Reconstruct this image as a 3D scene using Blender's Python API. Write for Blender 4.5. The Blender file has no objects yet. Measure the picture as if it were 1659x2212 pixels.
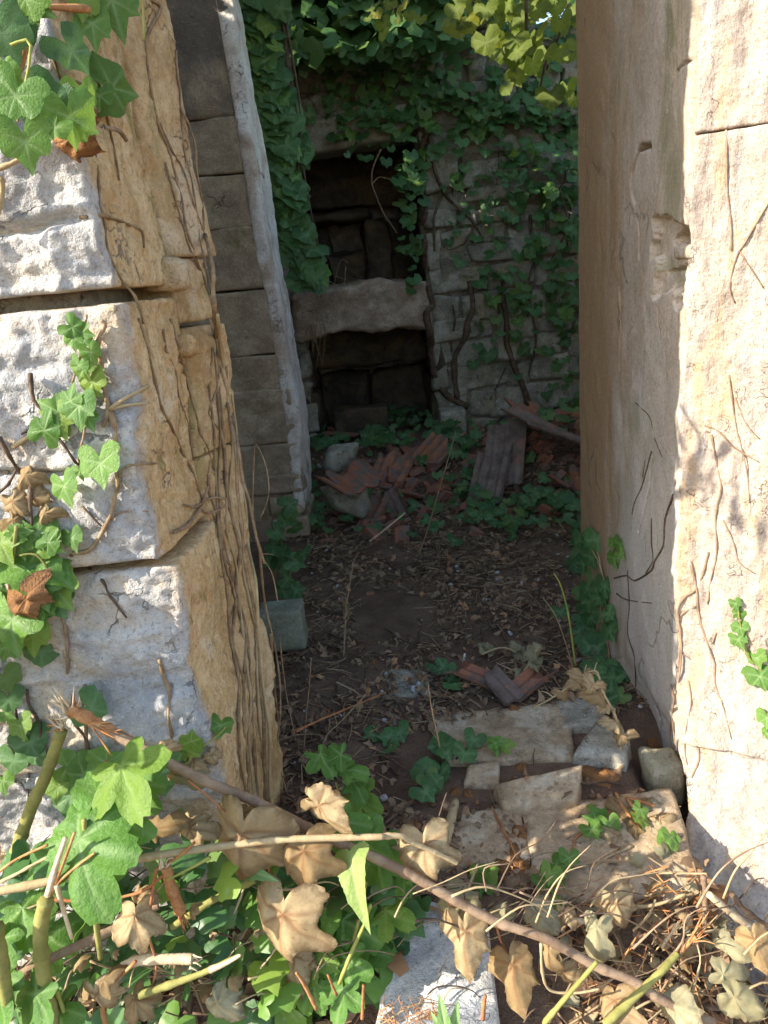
import bpy, math, random
import numpy as np
from mathutils import Vector, Matrix
from mathutils.bvhtree import BVHTree

sc = bpy.context.scene
col = sc.collection
R = math.radians
rng = np.random.default_rng(7)
random.seed(7)

# ------------------------------------------------------------------ camera, sky, sun, exposure
CAM_H, PITCH, ROLL, FPX = 1.33, R(17.7), R(5.4), 1597.0
fwd = Vector((0, math.cos(PITCH), -math.sin(PITCH)))
up0 = Vector((0, math.sin(PITCH), math.cos(PITCH)))
rt0 = Vector((1, 0, 0))
rt = rt0 * math.cos(ROLL) - up0 * math.sin(ROLL)
up = up0 * math.cos(ROLL) + rt0 * math.sin(ROLL)
CAM = Vector((0, 0, CAM_H))
cd = bpy.data.cameras.new('camera')
cd.sensor_fit = 'VERTICAL'
cd.angle = 2 * math.atan(1106.0 / FPX)
cd.clip_start = 0.02
cd.clip_end = 400
cam = bpy.data.objects.new('camera', cd)
cam.matrix_world = Matrix(((rt.x, up.x, -fwd.x, 0), (rt.y, up.y, -fwd.y, 0), (rt.z, up.z, -fwd.z, CAM_H), (0, 0, 0, 1)))
col.objects.link(cam)
sc.camera = cam

SUN_AZ, SUN_EL = R(180 + 67.5), R(33)
world = bpy.data.worlds.new('World')
sc.world = world
world.use_nodes = True
wn = world.node_tree
sky = wn.nodes.new('ShaderNodeTexSky')
sky.sky_type = 'NISHITA'
sky.sun_disc = False
sky.sun_elevation = SUN_EL
sky.sun_rotation = SUN_AZ
wn.links.new(sky.outputs[0], wn.nodes['Background'].inputs[0])
wn.nodes['Background'].inputs[1].default_value = 0.15
sd = bpy.data.lights.new('sun', 'SUN')
sd.energy = 3.6
sd.angle = R(0.5)
sd.color = (1.0, 0.93, 0.82)
sun = bpy.data.objects.new('sun', sd)
sdir = Vector((math.sin(SUN_AZ) * math.cos(SUN_EL), math.cos(SUN_AZ) * math.cos(SUN_EL), math.sin(SUN_EL)))
sun.rotation_euler = sdir.to_track_quat('Z', 'Y').to_euler()
sun.location = sdir * 30
col.objects.link(sun)
vs = sc.view_settings
vs.view_transform = 'Standard'
vs.look = 'None'
vs.gamma = 1.0
vs.use_curve_mapping = False
vs.exposure = 1.60
sc.cycles.max_bounces = 8
sc.cycles.diffuse_bounces = 5
sc.cycles.transmission_bounces = 4

# ------------------------------------------------------------------ helpers
def ray(px, py):
    return fwd + rt * ((px - 829.5) / FPX) + up * ((1106.0 - py) / FPX)
def W(px, py, Y):
    """the point of the place seen at (px, py) whose distance into the scene is Y"""
    d = ray(px, py)
    return CAM + d * (Y / d.y)
def hsh(ix, iy, iz, s):
    h = (ix * 374761393 + iy * 668265263 + iz * 1440670441 + s * 1274126177) & 0xffffffff
    h = ((h ^ (h >> 13)) * 1274126177) & 0xffffffff
    h = ((h ^ (h >> 15)) * 2246822519) & 0xffffffff
    return ((h ^ (h >> 16)) & 0xffffff) / float(0x7fffff) - 1.0
def vn(p, s=0):
    i = np.floor(p).astype(np.int64)
    f = p - i
    u = f * f * f * (f * (f * 6 - 15) + 10)
    x, y, z = i[:, 0], i[:, 1], i[:, 2]
    o = 0
    for a in (0, 1):
        wx = u[:, 0] if a else 1 - u[:, 0]
        for b in (0, 1):
            wy = u[:, 1] if b else 1 - u[:, 1]
            for c in (0, 1):
                wz = u[:, 2] if c else 1 - u[:, 2]
                o = o + hsh(x + a, y + b, z + c, s) * wx * wy * wz
    return o
def fbm(p, s=0, octv=4, gain=.5):
    p = np.asarray(p, float)
    o, a, t = 0, 1.0, 0
    for k in range(octv):
        o = o + a * vn(p * 2.03 ** k + 17.3 * k, s + k)
        t += a
        a *= gain
    return o / t
def ridged(p, s=0, octv=4):
    o, a, t = 0, 1.0, 0
    for k in range(octv):
        o = o + a * (1 - 2 * np.abs(vn(p * 2.03 ** k + 9.1 * k, s + k)))
        t += a
        a *= .5
    return o / t
def sstep(a, b, x):
    t = np.clip((x - a) / (b - a), 0, 1)
    return t * t * (3 - 2 * t)
def tag(o, label=None, cat=None, group=None, kind=None):
    for k, v in (('label', label), ('category', cat), ('group', group), ('kind', kind)):
        if v:
            o[k] = v
    return o
def thing(name, loc, label, cat, group=None):
    o = bpy.data.objects.new(name, None)
    o.location = loc
    o.empty_display_size = .05
    col.objects.link(o)
    return tag(o, label, cat, group)
def mesh(name, V, F, mat, smooth=True, attr=None):
    me = bpy.data.meshes.new(name)
    me.from_pydata(np.asarray(V, float).tolist(), [], [list(map(int, f)) for f in F])
    if smooth:
        me.polygons.foreach_set('use_smooth', [True] * len(me.polygons))
    if attr:
        for k, v in attr.items():
            a = me.attributes.new(k, 'FLOAT', 'POINT')
            a.data.foreach_set('value', np.asarray(v, np.float32))
    if mat:
        me.materials.append(mat)
    me.update()
    return me
def obj(name, V, F, mat, parent=None, smooth=True, attr=None, label=None):
    """a mesh object; V in world space. Its origin is its parent's."""
    V = np.asarray(V, float)
    if parent is not None:
        V = V - np.array(parent.location)
    o = bpy.data.objects.new(name, mesh(name, V, F, mat, smooth, attr))
    if parent is not None:
        o.parent = parent
    col.objects.link(o)
    if label:
        o['label'] = label
    return o
def solo(name, V, F, mat, label, cat, group=None, smooth=True, attr=None):
    """a thing that is one mesh, its origin at its base"""
    V = np.asarray(V, float)
    c = np.array([V[:, 0].mean(), V[:, 1].mean(), V[:, 2].min()])
    o = bpy.data.objects.new(name, mesh(name, V - c, F, mat, smooth, attr))
    o.location = c
    col.objects.link(o)
    return tag(o, label, cat, group)
_cube = {}
def cube_grid(nx, ny, nz):
    k = (nx, ny, nz)
    if k in _cube:
        return _cube[k]
    idx, V, F = {}, [], []
    def vid(a, b, c):
        q = (a, b, c)
        if q not in idx:
            idx[q] = len(V)
            V.append((2 * a / nx - 1, 2 * b / ny - 1, 2 * c / nz - 1))
        return idx[q]
    for a in range(nx):
        for b in range(ny):
            F.append((vid(a, b, 0), vid(a, b + 1, 0), vid(a + 1, b + 1, 0), vid(a + 1, b, 0)))
            F.append((vid(a, b, nz), vid(a + 1, b, nz), vid(a + 1, b + 1, nz), vid(a, b + 1, nz)))
    for a in range(nx):
        for c in range(nz):
            F.append((vid(a, 0, c), vid(a + 1, 0, c), vid(a + 1, 0, c + 1), vid(a, 0, c + 1)))
            F.append((vid(a, ny, c), vid(a, ny, c + 1), vid(a + 1, ny, c + 1), vid(a + 1, ny, c)))
    for b in range(ny):
        for c in range(nz):
            F.append((vid(0, b, c), vid(0, b, c + 1), vid(0, b + 1, c + 1), vid(0, b + 1, c)))
            F.append((vid(nx, b, c), vid(nx, b + 1, c), vid(nx, b + 1, c + 1), vid(nx, b, c + 1)))
    _cube[k] = (np.array(V), F)
    return _cube[k]
def block(lo, hi, res, r=.02, amp=.01, freq=8., seed=0, octv=4, disp=None, warp=None, skew=0.):
    """a rounded, weathered stone between corners lo and hi; res = grid cells along x, y, z"""
    Q, F = cube_grid(*res)
    lo, hi = np.array(lo, float), np.array(hi, float)
    c, h = (lo + hi) / 2, (hi - lo) / 2
    r = min(r, h.min() * .95)
    P = Q * h
    if skew:
        rs = np.random.default_rng(seed + 991)
        k = rs.uniform(-skew, skew, (8, 3))
        wgt = [((1 + sx * Q[:, 0]) * (1 + sy * Q[:, 1]) * (1 + sz * Q[:, 2]) / 8) for sx in (-1, 1) for sy in (-1, 1) for sz in (-1, 1)]
        off = sum(w[:, None] * k[i] for i, w in enumerate(wgt)) * h
    inner = np.clip(P, -(h - r), h - r)
    d = P - inner
    n = d / np.maximum(np.linalg.norm(d, axis=1, keepdims=True), 1e-9)
    P = inner + n * r
    if skew:
        P = P + off
    P = P + c
    P = P + n * (amp * fbm(P * freq + seed * 3.7, seed, octv))[:, None]
    if disp is not None:
        P = P + disp(P, n, Q)
    if warp is not None:
        P = warp(P)
    return P, F
def smooth_line(pts, n=6):
    pts = [Vector(p) for p in pts]
    if len(pts) < 3:
        return [pts[0].lerp(pts[-1], t / n) for t in range(n + 1)]
    out = []
    for i in range(len(pts) - 1):
        p0, p1, p2, p3 = pts[max(i - 1, 0)], pts[i], pts[i + 1], pts[min(i + 2, len(pts) - 1)]
        for k in range(n):
            t = k / n
            out.append(.5 * ((2 * p1) + (p2 - p0) * t + (2 * p0 - 5 * p1 + 4 * p2 - p3) * t * t + (3 * p1 - p0 - 3 * p2 + p3) * t ** 3))
    out.append(pts[-1])
    return out
def tube(pts, r0, r1=None, sides=7, n=6, wob=.12, seed=0, jit=0., knots=0.):
    """a tapered, slightly knotty stem along pts"""
    r1 = r0 if r1 is None else r1
    L = smooth_line(pts, n)
    rs = np.random.default_rng(seed)
    m = len(L)
    if jit:
        L = [p + Vector(rs.normal(0, jit, 3)) for p in L]
    V, F = [], []
    nrm = None
    for i, p in enumerate(L):
        t = (L[min(i + 1, m - 1)] - L[max(i - 1, 0)])
        t = t.normalized() if t.length > 1e-9 else Vector((0, 0, 1))
        if nrm is None:
            nrm = t.orthogonal().normalized()
        nrm = (nrm - t * nrm.dot(t))
        nrm = nrm.normalized() if nrm.length > 1e-6 else t.orthogonal().normalized()
        b = t.cross(nrm)
        rr = (r0 + (r1 - r0) * i / (m - 1)) * (1 + wob * rs.normal())
        if knots:
            run = (run + (p - L[i - 1]).length) if i else 0.
            ph = (run / knots) % 1.0
            rr *= 1 + .16 * math.exp(-((ph - .5) * knots / .007) ** 2) - .04 * ph
        for k in range(sides):
            a = 2 * math.pi * k / sides
            V.append(p + (nrm * math.cos(a) + b * math.sin(a)) * rr * (1 + wob * .5 * rs.normal()))
        if i:
            o = (i - 1) * sides
            for k in range(sides):
                k2 = (k + 1) % sides
                F.append((o + k, o + k2, o + sides + k2, o + sides + k))
    F.append(tuple(range(sides - 1, -1, -1)))
    F.append(tuple(range((m - 1) * sides, m * sides)))
    return np.array([tuple(v) for v in V]), F
class Pile:
    """joins many shapes into one mesh"""
    def __init__(s):
        s.V, s.F, s.n = [], [], 0
    def add(s, V, F):
        s.V.append(np.asarray(V, float))
        s.F += [tuple(i + s.n for i in f) for f in F]
        s.n += len(V)
    def many(s, V, F, Ms):
        """copies of one shape under 3x4 matrices Ms (k,3,4)"""
        V = np.asarray(V, float)
        out = np.einsum('kij,vj->kvi', Ms[:, :, :3], V) + Ms[:, None, :, 3]
        s.V.append(out.reshape(-1, 3))
        nv = len(V)
        for k in range(len(Ms)):
            b = s.n + k * nv
            s.F += [tuple(i + b for i in f) for f in F]
        s.n += nv * len(Ms)
    def arr(s):
        return np.concatenate(s.V), s.F
def frames(P, N, spin, size, tilt=0.):
    """(k,3,4) matrices: local z towards N, local y turned by spin, scaled"""
    P, N = np.asarray(P, float), np.asarray(N, float)
    k = len(P)
    N = N + rng.normal(0, 1, (k, 3)) * tilt
    N /= np.linalg.norm(N, axis=1, keepdims=True)
    ref = np.where(np.abs(N[:, 2:3]) > .92, np.array([[0., 1, 0]]), np.array([[0., 0, 1]]))
    X = np.cross(ref, N)
    X /= np.linalg.norm(X, axis=1, keepdims=True)
    Yv = np.cross(N, X)
    c, s = np.cos(spin)[:, None], np.sin(spin)[:, None]
    X2, Y2 = X * c + Yv * s, -X * s + Yv * c
    size = np.asarray(size, float).reshape(-1, 1)
    return np.stack([X2 * size, Y2 * size, N * size, P], axis=2)
bvhs = []
def bvh_of(objs):
    out = []
    for o in objs:
        me = o.data
        M = o.matrix_basis if o.parent is None else Matrix.Translation(o.parent.location) @ o.matrix_basis
        out.append(BVHTree.FromPolygons([M @ v.co for v in me.vertices], [tuple(p.vertices) for p in me.polygons]))
    return out
def hit(px, py, trees, fallback=1.4):
    d = ray(px, py).normalized()
    best = None
    for t in trees:
        loc, nr, i, dist = t.ray_cast(CAM, d)
        if loc is not None and (best is None or dist < best[2]):
            best = (loc, nr if nr.dot(d) < 0 else -nr, dist)
    if best is None:
        return W(px, py, fallback), Vector((0, -1, 0))
    return best[0], best[1]
def drop(x, y, trees, z0=4.0):
    best = None
    for t in trees:
        loc, nr, i, dist = t.ray_cast(Vector((x, y, z0)), Vector((0, 0, -1)))
        if loc is not None and (best is None or loc.z > best.z):
            best = loc
    return best.z if best is not None else 0.

# ------------------------------------------------------------------ materials
class NT:
    def __init__(s, name):
        s.m = bpy.data.materials.new(name)
        s.m.use_nodes = True
        s.t = s.m.node_tree
        s.b = s.t.nodes['Principled BSDF']
        s.out = s.t.nodes['Material Output']
        s.b.inputs['Specular IOR Level'].default_value = .25
    def n(s, typ, **kw):
        nd = s.t.nodes.new('ShaderNode' + typ)
        for k, v in kw.items():
            if k in nd.inputs:
                s.set(nd.inputs[k], v)
            else:
                setattr(nd, k, v)
        return nd
    def set(s, sock, v):
        if hasattr(v, 'links') or hasattr(v, 'is_linked'):
            s.t.links.new(v, sock)
        else:
            sock.default_value = v
    def pos(s):
        return s.n('NewGeometry').outputs['Position']
    def mapv(s, vec, scale, loc=(0, 0, 0)):
        m = s.n('Mapping')
        s.set(m.inputs['Vector'], vec)
        m.inputs['Scale'].default_value = scale
        m.inputs['Location'].default_value = loc
        return m.outputs[0]
    def noise(s, vec, scale, detail=5., rough=.6, dist=0.):
        nd = s.n('TexNoise')
        s.set(nd.inputs['Vector'], vec)
        for k, v in (('Scale', scale), ('Detail', detail), ('Roughness', rough), ('Distortion', dist)):
            nd.inputs[k].default_value = v
        return nd.outputs['Fac']
    def vor(s, vec, scale, feature='F1'):
        nd = s.n('TexVoronoi')
        nd.feature = feature
        s.set(nd.inputs['Vector'], vec)
        nd.inputs['Scale'].default_value = scale
        return nd.outputs['Distance']
    def ramp(s, fac, a, b):
        nd = s.n('MapRange')
        nd.interpolation_type = 'SMOOTHSTEP'
        s.set(nd.inputs['Value'], fac)
        nd.inputs['From Min'].default_value = a
        nd.inputs['From Max'].default_value = b
        return nd.outputs[0]
    def mix(s, fac, a, b):
        nd = s.n('Mix', data_type='RGBA')
        s.set(nd.inputs[0], fac)
        for i, v in ((6, a), (7, b)):
            if isinstance(v, tuple):
                nd.inputs[i].default_value = (*v, 1)
            else:
                s.set(nd.inputs[i], v)
        return nd.outputs[2]
    def math(s, op, a, b=0.):
        nd = s.n('Math', operation=op)
        s.set(nd.inputs[0], a)
        s.set(nd.inputs[1], b)
        return nd.outputs[0]
    def bump(s, h, strength=.5, dist=.01, prev=None):
        nd = s.n('Bump')
        nd.inputs['Strength'].default_value = strength
        nd.inputs['Distance'].default_value = dist
        s.set(nd.inputs['Height'], h)
        if prev is not None:
            s.set(nd.inputs['Normal'], prev)
        return nd.outputs[0]
    def done(s, colr, rough=.85, normal=None):
        s.set(s.b.inputs['Base Color'], colr if not isinstance(colr, tuple) else (*colr, 1))
        s.set(s.b.inputs['Roughness'], rough)
        if normal is not None:
            s.set(s.b.inputs['Normal'], normal)
        return s.m
def stone_mat(name, base, dark, stain, sc_=6., streak=(1, 1, 1), moss=None, moss_amt=.55, bump=.6, bd=.012, pits=True, fine=60., extra=None, crack=.75):
    t = NT(name)
    p = t.pos()
    ps = t.mapv(p, streak)
    a = t.noise(ps, sc_, 8, .65, .3)
    b = t.noise(t.mapv(ps, (1, 1, 1), (5, 3, 1)), sc_ * .55, 6, .6, .5)
    c = t.mix(t.ramp(a, .38, .68), dark, base)
    c = t.mix(t.ramp(b, .5, .66), c, stain)
    f = t.noise(p, fine, 4, .7)
    c = t.mix(t.math('MULTIPLY', t.ramp(f, .52, .72), .55), c, tuple(x * .45 for x in base))
    c = t.mix(t.math('MULTIPLY', t.ramp(f, .48, .28), .35), c, tuple(min(.8, x * 1.35) for x in base))
    if moss:
        mfac = t.noise(t.mapv(ps, (1, 1, .8), (9, 2, 4)), sc_ * .7, 7, .7, .6)
        c = t.mix(t.ramp(mfac, moss_amt, moss_amt + .14), c, moss)
    if extra:
        c = extra(t, p, c)
    f2 = t.noise(t.mapv(p, (1, 1, 1), (2, 8, 5)), fine * 2.1, 3, .75)
    c = t.mix(t.math('MULTIPLY', t.ramp(f2, .56, .64), .5), c, tuple(x * .38 for x in stain))
    c = t.mix(t.math('MULTIPLY', t.ramp(f2, .40, .33), .35), c, tuple(min(.85, x * 1.4) for x in base))
    wv = t.n('VectorMath', operation='ADD')
    t.set(wv.inputs[0], ps)
    nz = t.n('TexNoise')
    t.set(nz.inputs['Vector'], p)
    nz.inputs['Scale'].default_value = sc_ * 1.5
    nz.inputs['Detail'].default_value = 5
    sv = t.n('VectorMath', operation='SCALE')
    t.set(sv.inputs[0], nz.outputs['Color'])
    sv.inputs['Scale'].default_value = .25
    t.set(wv.inputs[1], sv.outputs[0])
    ce = t.vor(wv.outputs[0], sc_ * .9, 'DISTANCE_TO_EDGE')
    cr = t.math('MULTIPLY', t.ramp(ce, .028, .004), t.ramp(t.noise(p, sc_ * .8, 3, .6), .53, .64))
    c = t.mix(t.math('MULTIPLY', cr, crack), c, tuple(x * .3 for x in dark))
    h = t.math('SUBTRACT', t.math('ADD', t.noise(ps, sc_ * 3, 9, .7), t.math('MULTIPLY', t.math('ADD', f, f2), .45)), t.math('MULTIPLY', cr, .8))
    n = t.bump(h, bump, bd)
    if pits:
        v = t.ramp(t.vor(p, fine * .8), .0, .35)
        n = t.bump(v, .25, .004, n)
    return t.done(c, .9, n)
def ochre_reveal(t, p, c):
    """the dressed side of the quoins is ochre, the outer face is grey-white"""
    sep = t.n('SeparateXYZ')
    t.set(sep.inputs[0], p)
    w = t.noise(p, 14, 4, .6)
    fy = t.math('ADD', sep.outputs['Y'], t.math('MULTIPLY', w, .06))
    k = t.ramp(fy, 1.325, 1.352)
    ps = t.mapv(p, (1.0, 1.25, .9))
    a = t.math('ADD', t.math('MULTIPLY', t.noise(ps, 10, 10, .75, .8), .75), t.math('MULTIPLY', t.noise(t.mapv(p, (1, 5, .5)), 9, 6, .6), .25))
    o = t.mix(t.ramp(a, .35, .68), (.50, .315, .13), (.78, .585, .33))
    o = t.mix(t.ramp(t.noise(t.mapv(p, (1, 1.3, 1), (4, 4, 4)), 6, 7, .7, .6), .54, .66), o, (.62, .38, .20))
    o = t.mix(t.ramp(t.noise(t.mapv(p, (1, 2, .8), (1, 7, 2)), 6, 8, .7, .8), .55, .66), o, (.27, .22, .07))
    o = t.mix(t.ramp(t.noise(t.mapv(p, (1, 2, 1.5), (8, 1, 3)), 4, 6, .6), .58, .68), o, (.68, .55, .36))
    v = t.noise(p, 45, 5, .75)
    o = t.mix(t.math('MULTIPLY', t.ramp(v, .5, .68), .6), o, (.30, .18, .08))
    return t.mix(k, c, o)
M = {}
M['quoin'] = stone_mat('weathered quoin stone', (.60, .555, .49), (.37, .36, .35), (.54, .41, .27), 7, bump=.75, bd=.014, extra=ochre_reveal)
M['ochre'] = stone_mat('ochre dressed stone', (.66, .47, .25), (.42, .26, .11), (.64, .48, .30), 9, (1, 1.3, .9), (.34, .28, .11), .56, bump=.8)
M['mortar'] = stone_mat('earthy lime mortar', (.34, .30, .22), (.19, .15, .11), (.30, .25, .16), 14, bump=.9)
def brown_inner(t, p, c):
    sz = t.n('SeparateXYZ')
    t.set(sz.inputs[0], p)
    kz = t.ramp(t.math('ADD', sz.outputs['Z'], t.math('MULTIPLY', t.noise(p, 3.5, 6, .6), .9)), 1.75, .85)
    c = t.mix(t.math('MULTIPLY', kz, .6), c, (.60, .55, .49))
    at = t.n('Attribute')
    at.attribute_name = 'crack'
    c = t.mix(t.math('MULTIPLY', at.outputs['Fac'], .9), c, (.07, .045, .03))
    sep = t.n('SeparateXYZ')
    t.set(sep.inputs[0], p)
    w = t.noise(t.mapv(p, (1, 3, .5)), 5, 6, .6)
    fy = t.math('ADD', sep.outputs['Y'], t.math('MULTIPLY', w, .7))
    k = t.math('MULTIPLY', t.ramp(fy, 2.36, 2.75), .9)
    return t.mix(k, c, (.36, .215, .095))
M['plaster'] = stone_mat('old lime plaster', (.58, .485, .385), (.44, .355, .26), (.52, .40, .275), 4.2, (1, 1.35, .9), (.27, .245, .14), .50, bump=.6, bd=.008, pits=False, fine=70, extra=brown_inner, crack=.45)
M['cream'] = stone_mat('sunlit cream stone', (.56, .465, .365), (.38, .305, .245), (.52, .36, .215), 13, (1.8, 1.8, .5), (.40, .36, .33), .56, bump=.8, bd=.010)
def arch_shade_smear(t, p, c):  # dark smear: stained plaster plus the shadowed arch underside, painted into the colour
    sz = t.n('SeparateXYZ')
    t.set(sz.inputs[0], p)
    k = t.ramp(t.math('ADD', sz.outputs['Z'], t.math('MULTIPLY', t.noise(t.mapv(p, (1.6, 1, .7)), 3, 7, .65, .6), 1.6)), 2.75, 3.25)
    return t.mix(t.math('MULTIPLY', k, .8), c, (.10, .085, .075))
M['pier'] = stone_mat('brown coursed stone', (.53, .41, .275), (.31, .225, .145), (.46, .34, .21), 6, (1, 1, 1.3), (.21, .19, .075), .55, bump=.8, extra=arch_shade_smear)
M['white'] = stone_mat('flaking white plaster', (.80, .75, .67), (.64, .54, .44), (.50, .37, .26), 9, (1, 1, .6), None, bump=.8, bd=.01)
M['rubble'] = stone_mat('mossy rubble stone', (.46, .43, .35), (.22, .20, .15), (.34, .28, .18), 9, (1, 1, 1), (.13, .14, .06), .55, bump=.7)
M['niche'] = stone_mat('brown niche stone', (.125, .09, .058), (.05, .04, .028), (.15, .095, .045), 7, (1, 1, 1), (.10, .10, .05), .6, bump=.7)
M['slab'] = stone_mat('reddish stone slab', (.52, .41, .30), (.31, .22, .15), (.50, .32, .21), 8, (1, 1, 1.5), (.22, .20, .13), .58, bump=.7)
M['sill'] = stone_mat('worn doorstep stone', (.52, .385, .235), (.34, .235, .135), (.56, .46, .32), 16, (1, 1, 1), (.24, .165, .10), .55, bump=.7, bd=.008, fine=45)
M['limestone'] = stone_mat('white limestone', (.66, .64, .60), (.45, .44, .42), (.55, .52, .46), 12, bump=.9)
M['yellow'] = stone_mat('yellowish lichen stone', (.46, .40, .26), (.33, .30, .20), (.50, .40, .20), 14, bump=.8)
M['graystone'] = stone_mat('grey green stone', (.45, .405, .31), (.27, .24, .18), (.42, .36, .24), 9, bump=.7)
M['concrete'] = stone_mat('mossy concrete', (.30, .30, .22), (.20, .19, .13), (.25, .25, .12), 10, bump=.3)
def earth_mat():
    t = NT('dark earth')
    p = t.pos()
    a = t.noise(p, 5, 8, .7)
    c = t.mix(t.ramp(a, .35, .65), (.16, .092, .058), (.28, .18, .115))
    c = t.mix(t.ramp(t.noise(p, 70, 3, .7), .6, .7), c, (.22, .17, .12))
    return t.done(c, .95, t.bump(t.math('ADD', t.noise(p, 30, 8, .75), t.noise(p, 120, 3, .7)), .9, .02))
M['earth'] = earth_mat()
def terracotta():
    t = NT('terracotta')
    p = t.pos()
    oi = t.n('ObjectInfo').outputs['Random']
    c = t.mix(oi, (.27, .10, .055), (.37, .155, .085))
    c = t.mix(t.ramp(t.noise(p, 14, 6, .7), .46, .6), c, (.17, .125, .10))
    c = t.mix(t.math('MULTIPLY', t.ramp(t.noise(p, 40, 5, .7), .5, .7), .6), c, (.10, .075, .05))
    return t.done(c, .9, t.bump(t.noise(p, 60, 5, .7), .3, .004))
M['tile'] = terracotta()
def tile_grey():
    t = NT('weathered roof tile')
    p = t.pos()
    c = t.mix(t.ramp(t.noise(p, 12, 7, .7), .4, .62), (.23, .165, .13), (.13, .095, .075))
    c = t.mix(t.ramp(t.noise(p, 5, 4, .7), .52, .66), c, (.30, .15, .095))
    return t.done(c, .92, t.bump(t.noise(p, 50, 5, .7), .4, .004))
M['tile_grey'] = tile_grey()
def leaf_mat(name, a, b, vein, rough=.42, trans=.3, tcol=None, spot=None, bump=.25):
    t = NT(name)
    oi = t.n('ObjectInfo').outputs['Random']
    isl = t.n('NewGeometry').outputs['Random Per Island']
    rnd = t.math('FRACT', t.math('ADD', oi, isl))
    tc = t.n('TexCoord').outputs['Object']
    c = t.mix(rnd, a, b)
    c = t.mix(t.math('MULTIPLY', t.ramp(t.noise(tc, 3.5, 4, .6), .4, .7), .45), c, tuple(x * .6 for x in a))
    if spot:
        c = t.mix(t.ramp(t.noise(tc, 6, 5, .7), .58, .68), c, spot)
    at = t.n('Attribute')
    at.attribute_name = 'vein'
    c = t.mix(t.math('MULTIPLY', t.ramp(t.noise(tc, 22, 3, .7), .5, .7), .35), c, tuple(x * .55 for x in a))
    c = t.mix(t.math('MULTIPLY', at.outputs['Fac'], .75), c, vein)
    ar = t.n('Attribute')
    ar.attribute_name = 'rim'
    if spot:
        c = t.mix(t.math('MULTIPLY', ar.outputs['Fac'], t.ramp(t.noise(tc, 5, 4, .6), .4, .55)), c, tuple(x * .55 for x in spot))
    else:
        rr = t.math('FRACT', t.math('MULTIPLY', rnd, 7.31))
        c = t.mix(t.math('MULTIPLY', t.ramp(rr, .78, .95), .55), c, (b[0] * 1.5, b[1] * 1.05, b[2] * .8))
        c = t.mix(t.math('MULTIPLY', t.ramp(t.noise(tc, 9, 5, .75), .66, .72), .7), c, (.20, .13, .045))
        c = t.mix(t.math('MULTIPLY', t.ramp(t.noise(tc, 40, 3, .7), .58, .7), .25), c, (.42, .42, .34))
    h = t.math('ADD', t.math('MULTIPLY', at.outputs['Fac'], -.6), t.noise(tc, 14, 3, .6))
    nrm = t.bump(h, bump, .02)
    m = t.done(c, rough, nrm)
    tr = t.n('BsdfTranslucent')
    t.set(tr.inputs['Color'], t.mix(.5, c, tcol or b))
    t.set(tr.inputs['Normal'], nrm)
    mx = t.n('MixShader')
    mx.inputs[0].default_value = trans
    t.t.links.new(t.b.outputs[0], mx.inputs[1])
    t.t.links.new(tr.outputs[0], mx.inputs[2])
    t.t.links.new(mx.outputs[0], t.out.inputs[0])
    return m
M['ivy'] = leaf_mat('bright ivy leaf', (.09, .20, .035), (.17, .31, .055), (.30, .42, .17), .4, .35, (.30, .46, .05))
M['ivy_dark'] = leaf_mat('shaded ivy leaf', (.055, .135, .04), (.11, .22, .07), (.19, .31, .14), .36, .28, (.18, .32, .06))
M['fig'] = leaf_mat('green fig leaf', (.08, .19, .03), (.13, .27, .045), (.26, .38, .14), .5, .35, (.28, .44, .05))
M['fig_pale'] = leaf_mat('pale young leaf', (.20, .34, .10), (.26, .42, .14), (.36, .50, .24), .5, .35, (.36, .50, .12))
M['vine'] = leaf_mat('yellow green vine leaf', (.11, .15, .02), (.20, .25, .03), (.25, .30, .08), .45, .5, (.42, .46, .03))
M['dry'] = leaf_mat('dried tan leaf', (.30, .20, .09), (.52, .39, .215), (.18, .075, .03), .7, .28, (.52, .38, .16), (.24, .15, .07), .08)
M['dry_grey'] = leaf_mat('dried grey green leaf', (.24, .215, .11), (.40, .36, .22), (.25, .20, .10), .75, .2, (.36, .32, .14), (.30, .23, .13), .08)
M['brown'] = leaf_mat('fallen brown leaf', (.28, .125, .045), (.38, .18, .065), (.22, .10, .04), .6, .15, (.40, .18, .05), (.18, .085, .04), .5)
M['litter'] = leaf_mat('dull leaf litter', (.20, .125, .07), (.38, .25, .145), (.2, .14, .09), .85, .05)
M['straw'] = leaf_mat('dry straw', (.28, .19, .105), (.48, .35, .20), (.3, .2, .1), .8, .05)
def bark(name, a, b, sc_=30., rough=.8):
    t = NT(name)
    p = t.pos()
    c = t.mix(t.ramp(t.noise(p, sc_, 6, .7, .5), .38, .64), a, b)
    return t.done(c, rough, t.bump(t.noise(p, sc_ * 4, 5, .7), .5, .004))
M['root'] = bark('ivy root bark', (.20, .125, .065), (.36, .25, .14))
M['root_dark'] = bark('dark ivy stem', (.07, .045, .028), (.16, .105, .065))
M['stem_green'] = bark('olive green stem', (.20, .19, .05), (.31, .28, .085), 14)
M['stem_brown'] = bark('brown fig bark', (.22, .14, .085), (.35, .24, .15), 18)
M['stem_red'] = bark('reddish petiole', (.33, .12, .05), (.42, .20, .08), 20)
M['wood'] = bark('torn pale wood', (.55, .41, .24), (.68, .55, .36), 40)
M['wood_red'] = bark('torn orange bark', (.36, .15, .055), (.52, .27, .11), 40)
M['stem_tan'] = bark('tan dry stem', (.37, .27, .14), (.46, .35, .19), 25)
M['stem_yellow'] = bark('green grass stem', (.26, .28, .06), (.34, .34, .09), 25)

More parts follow.
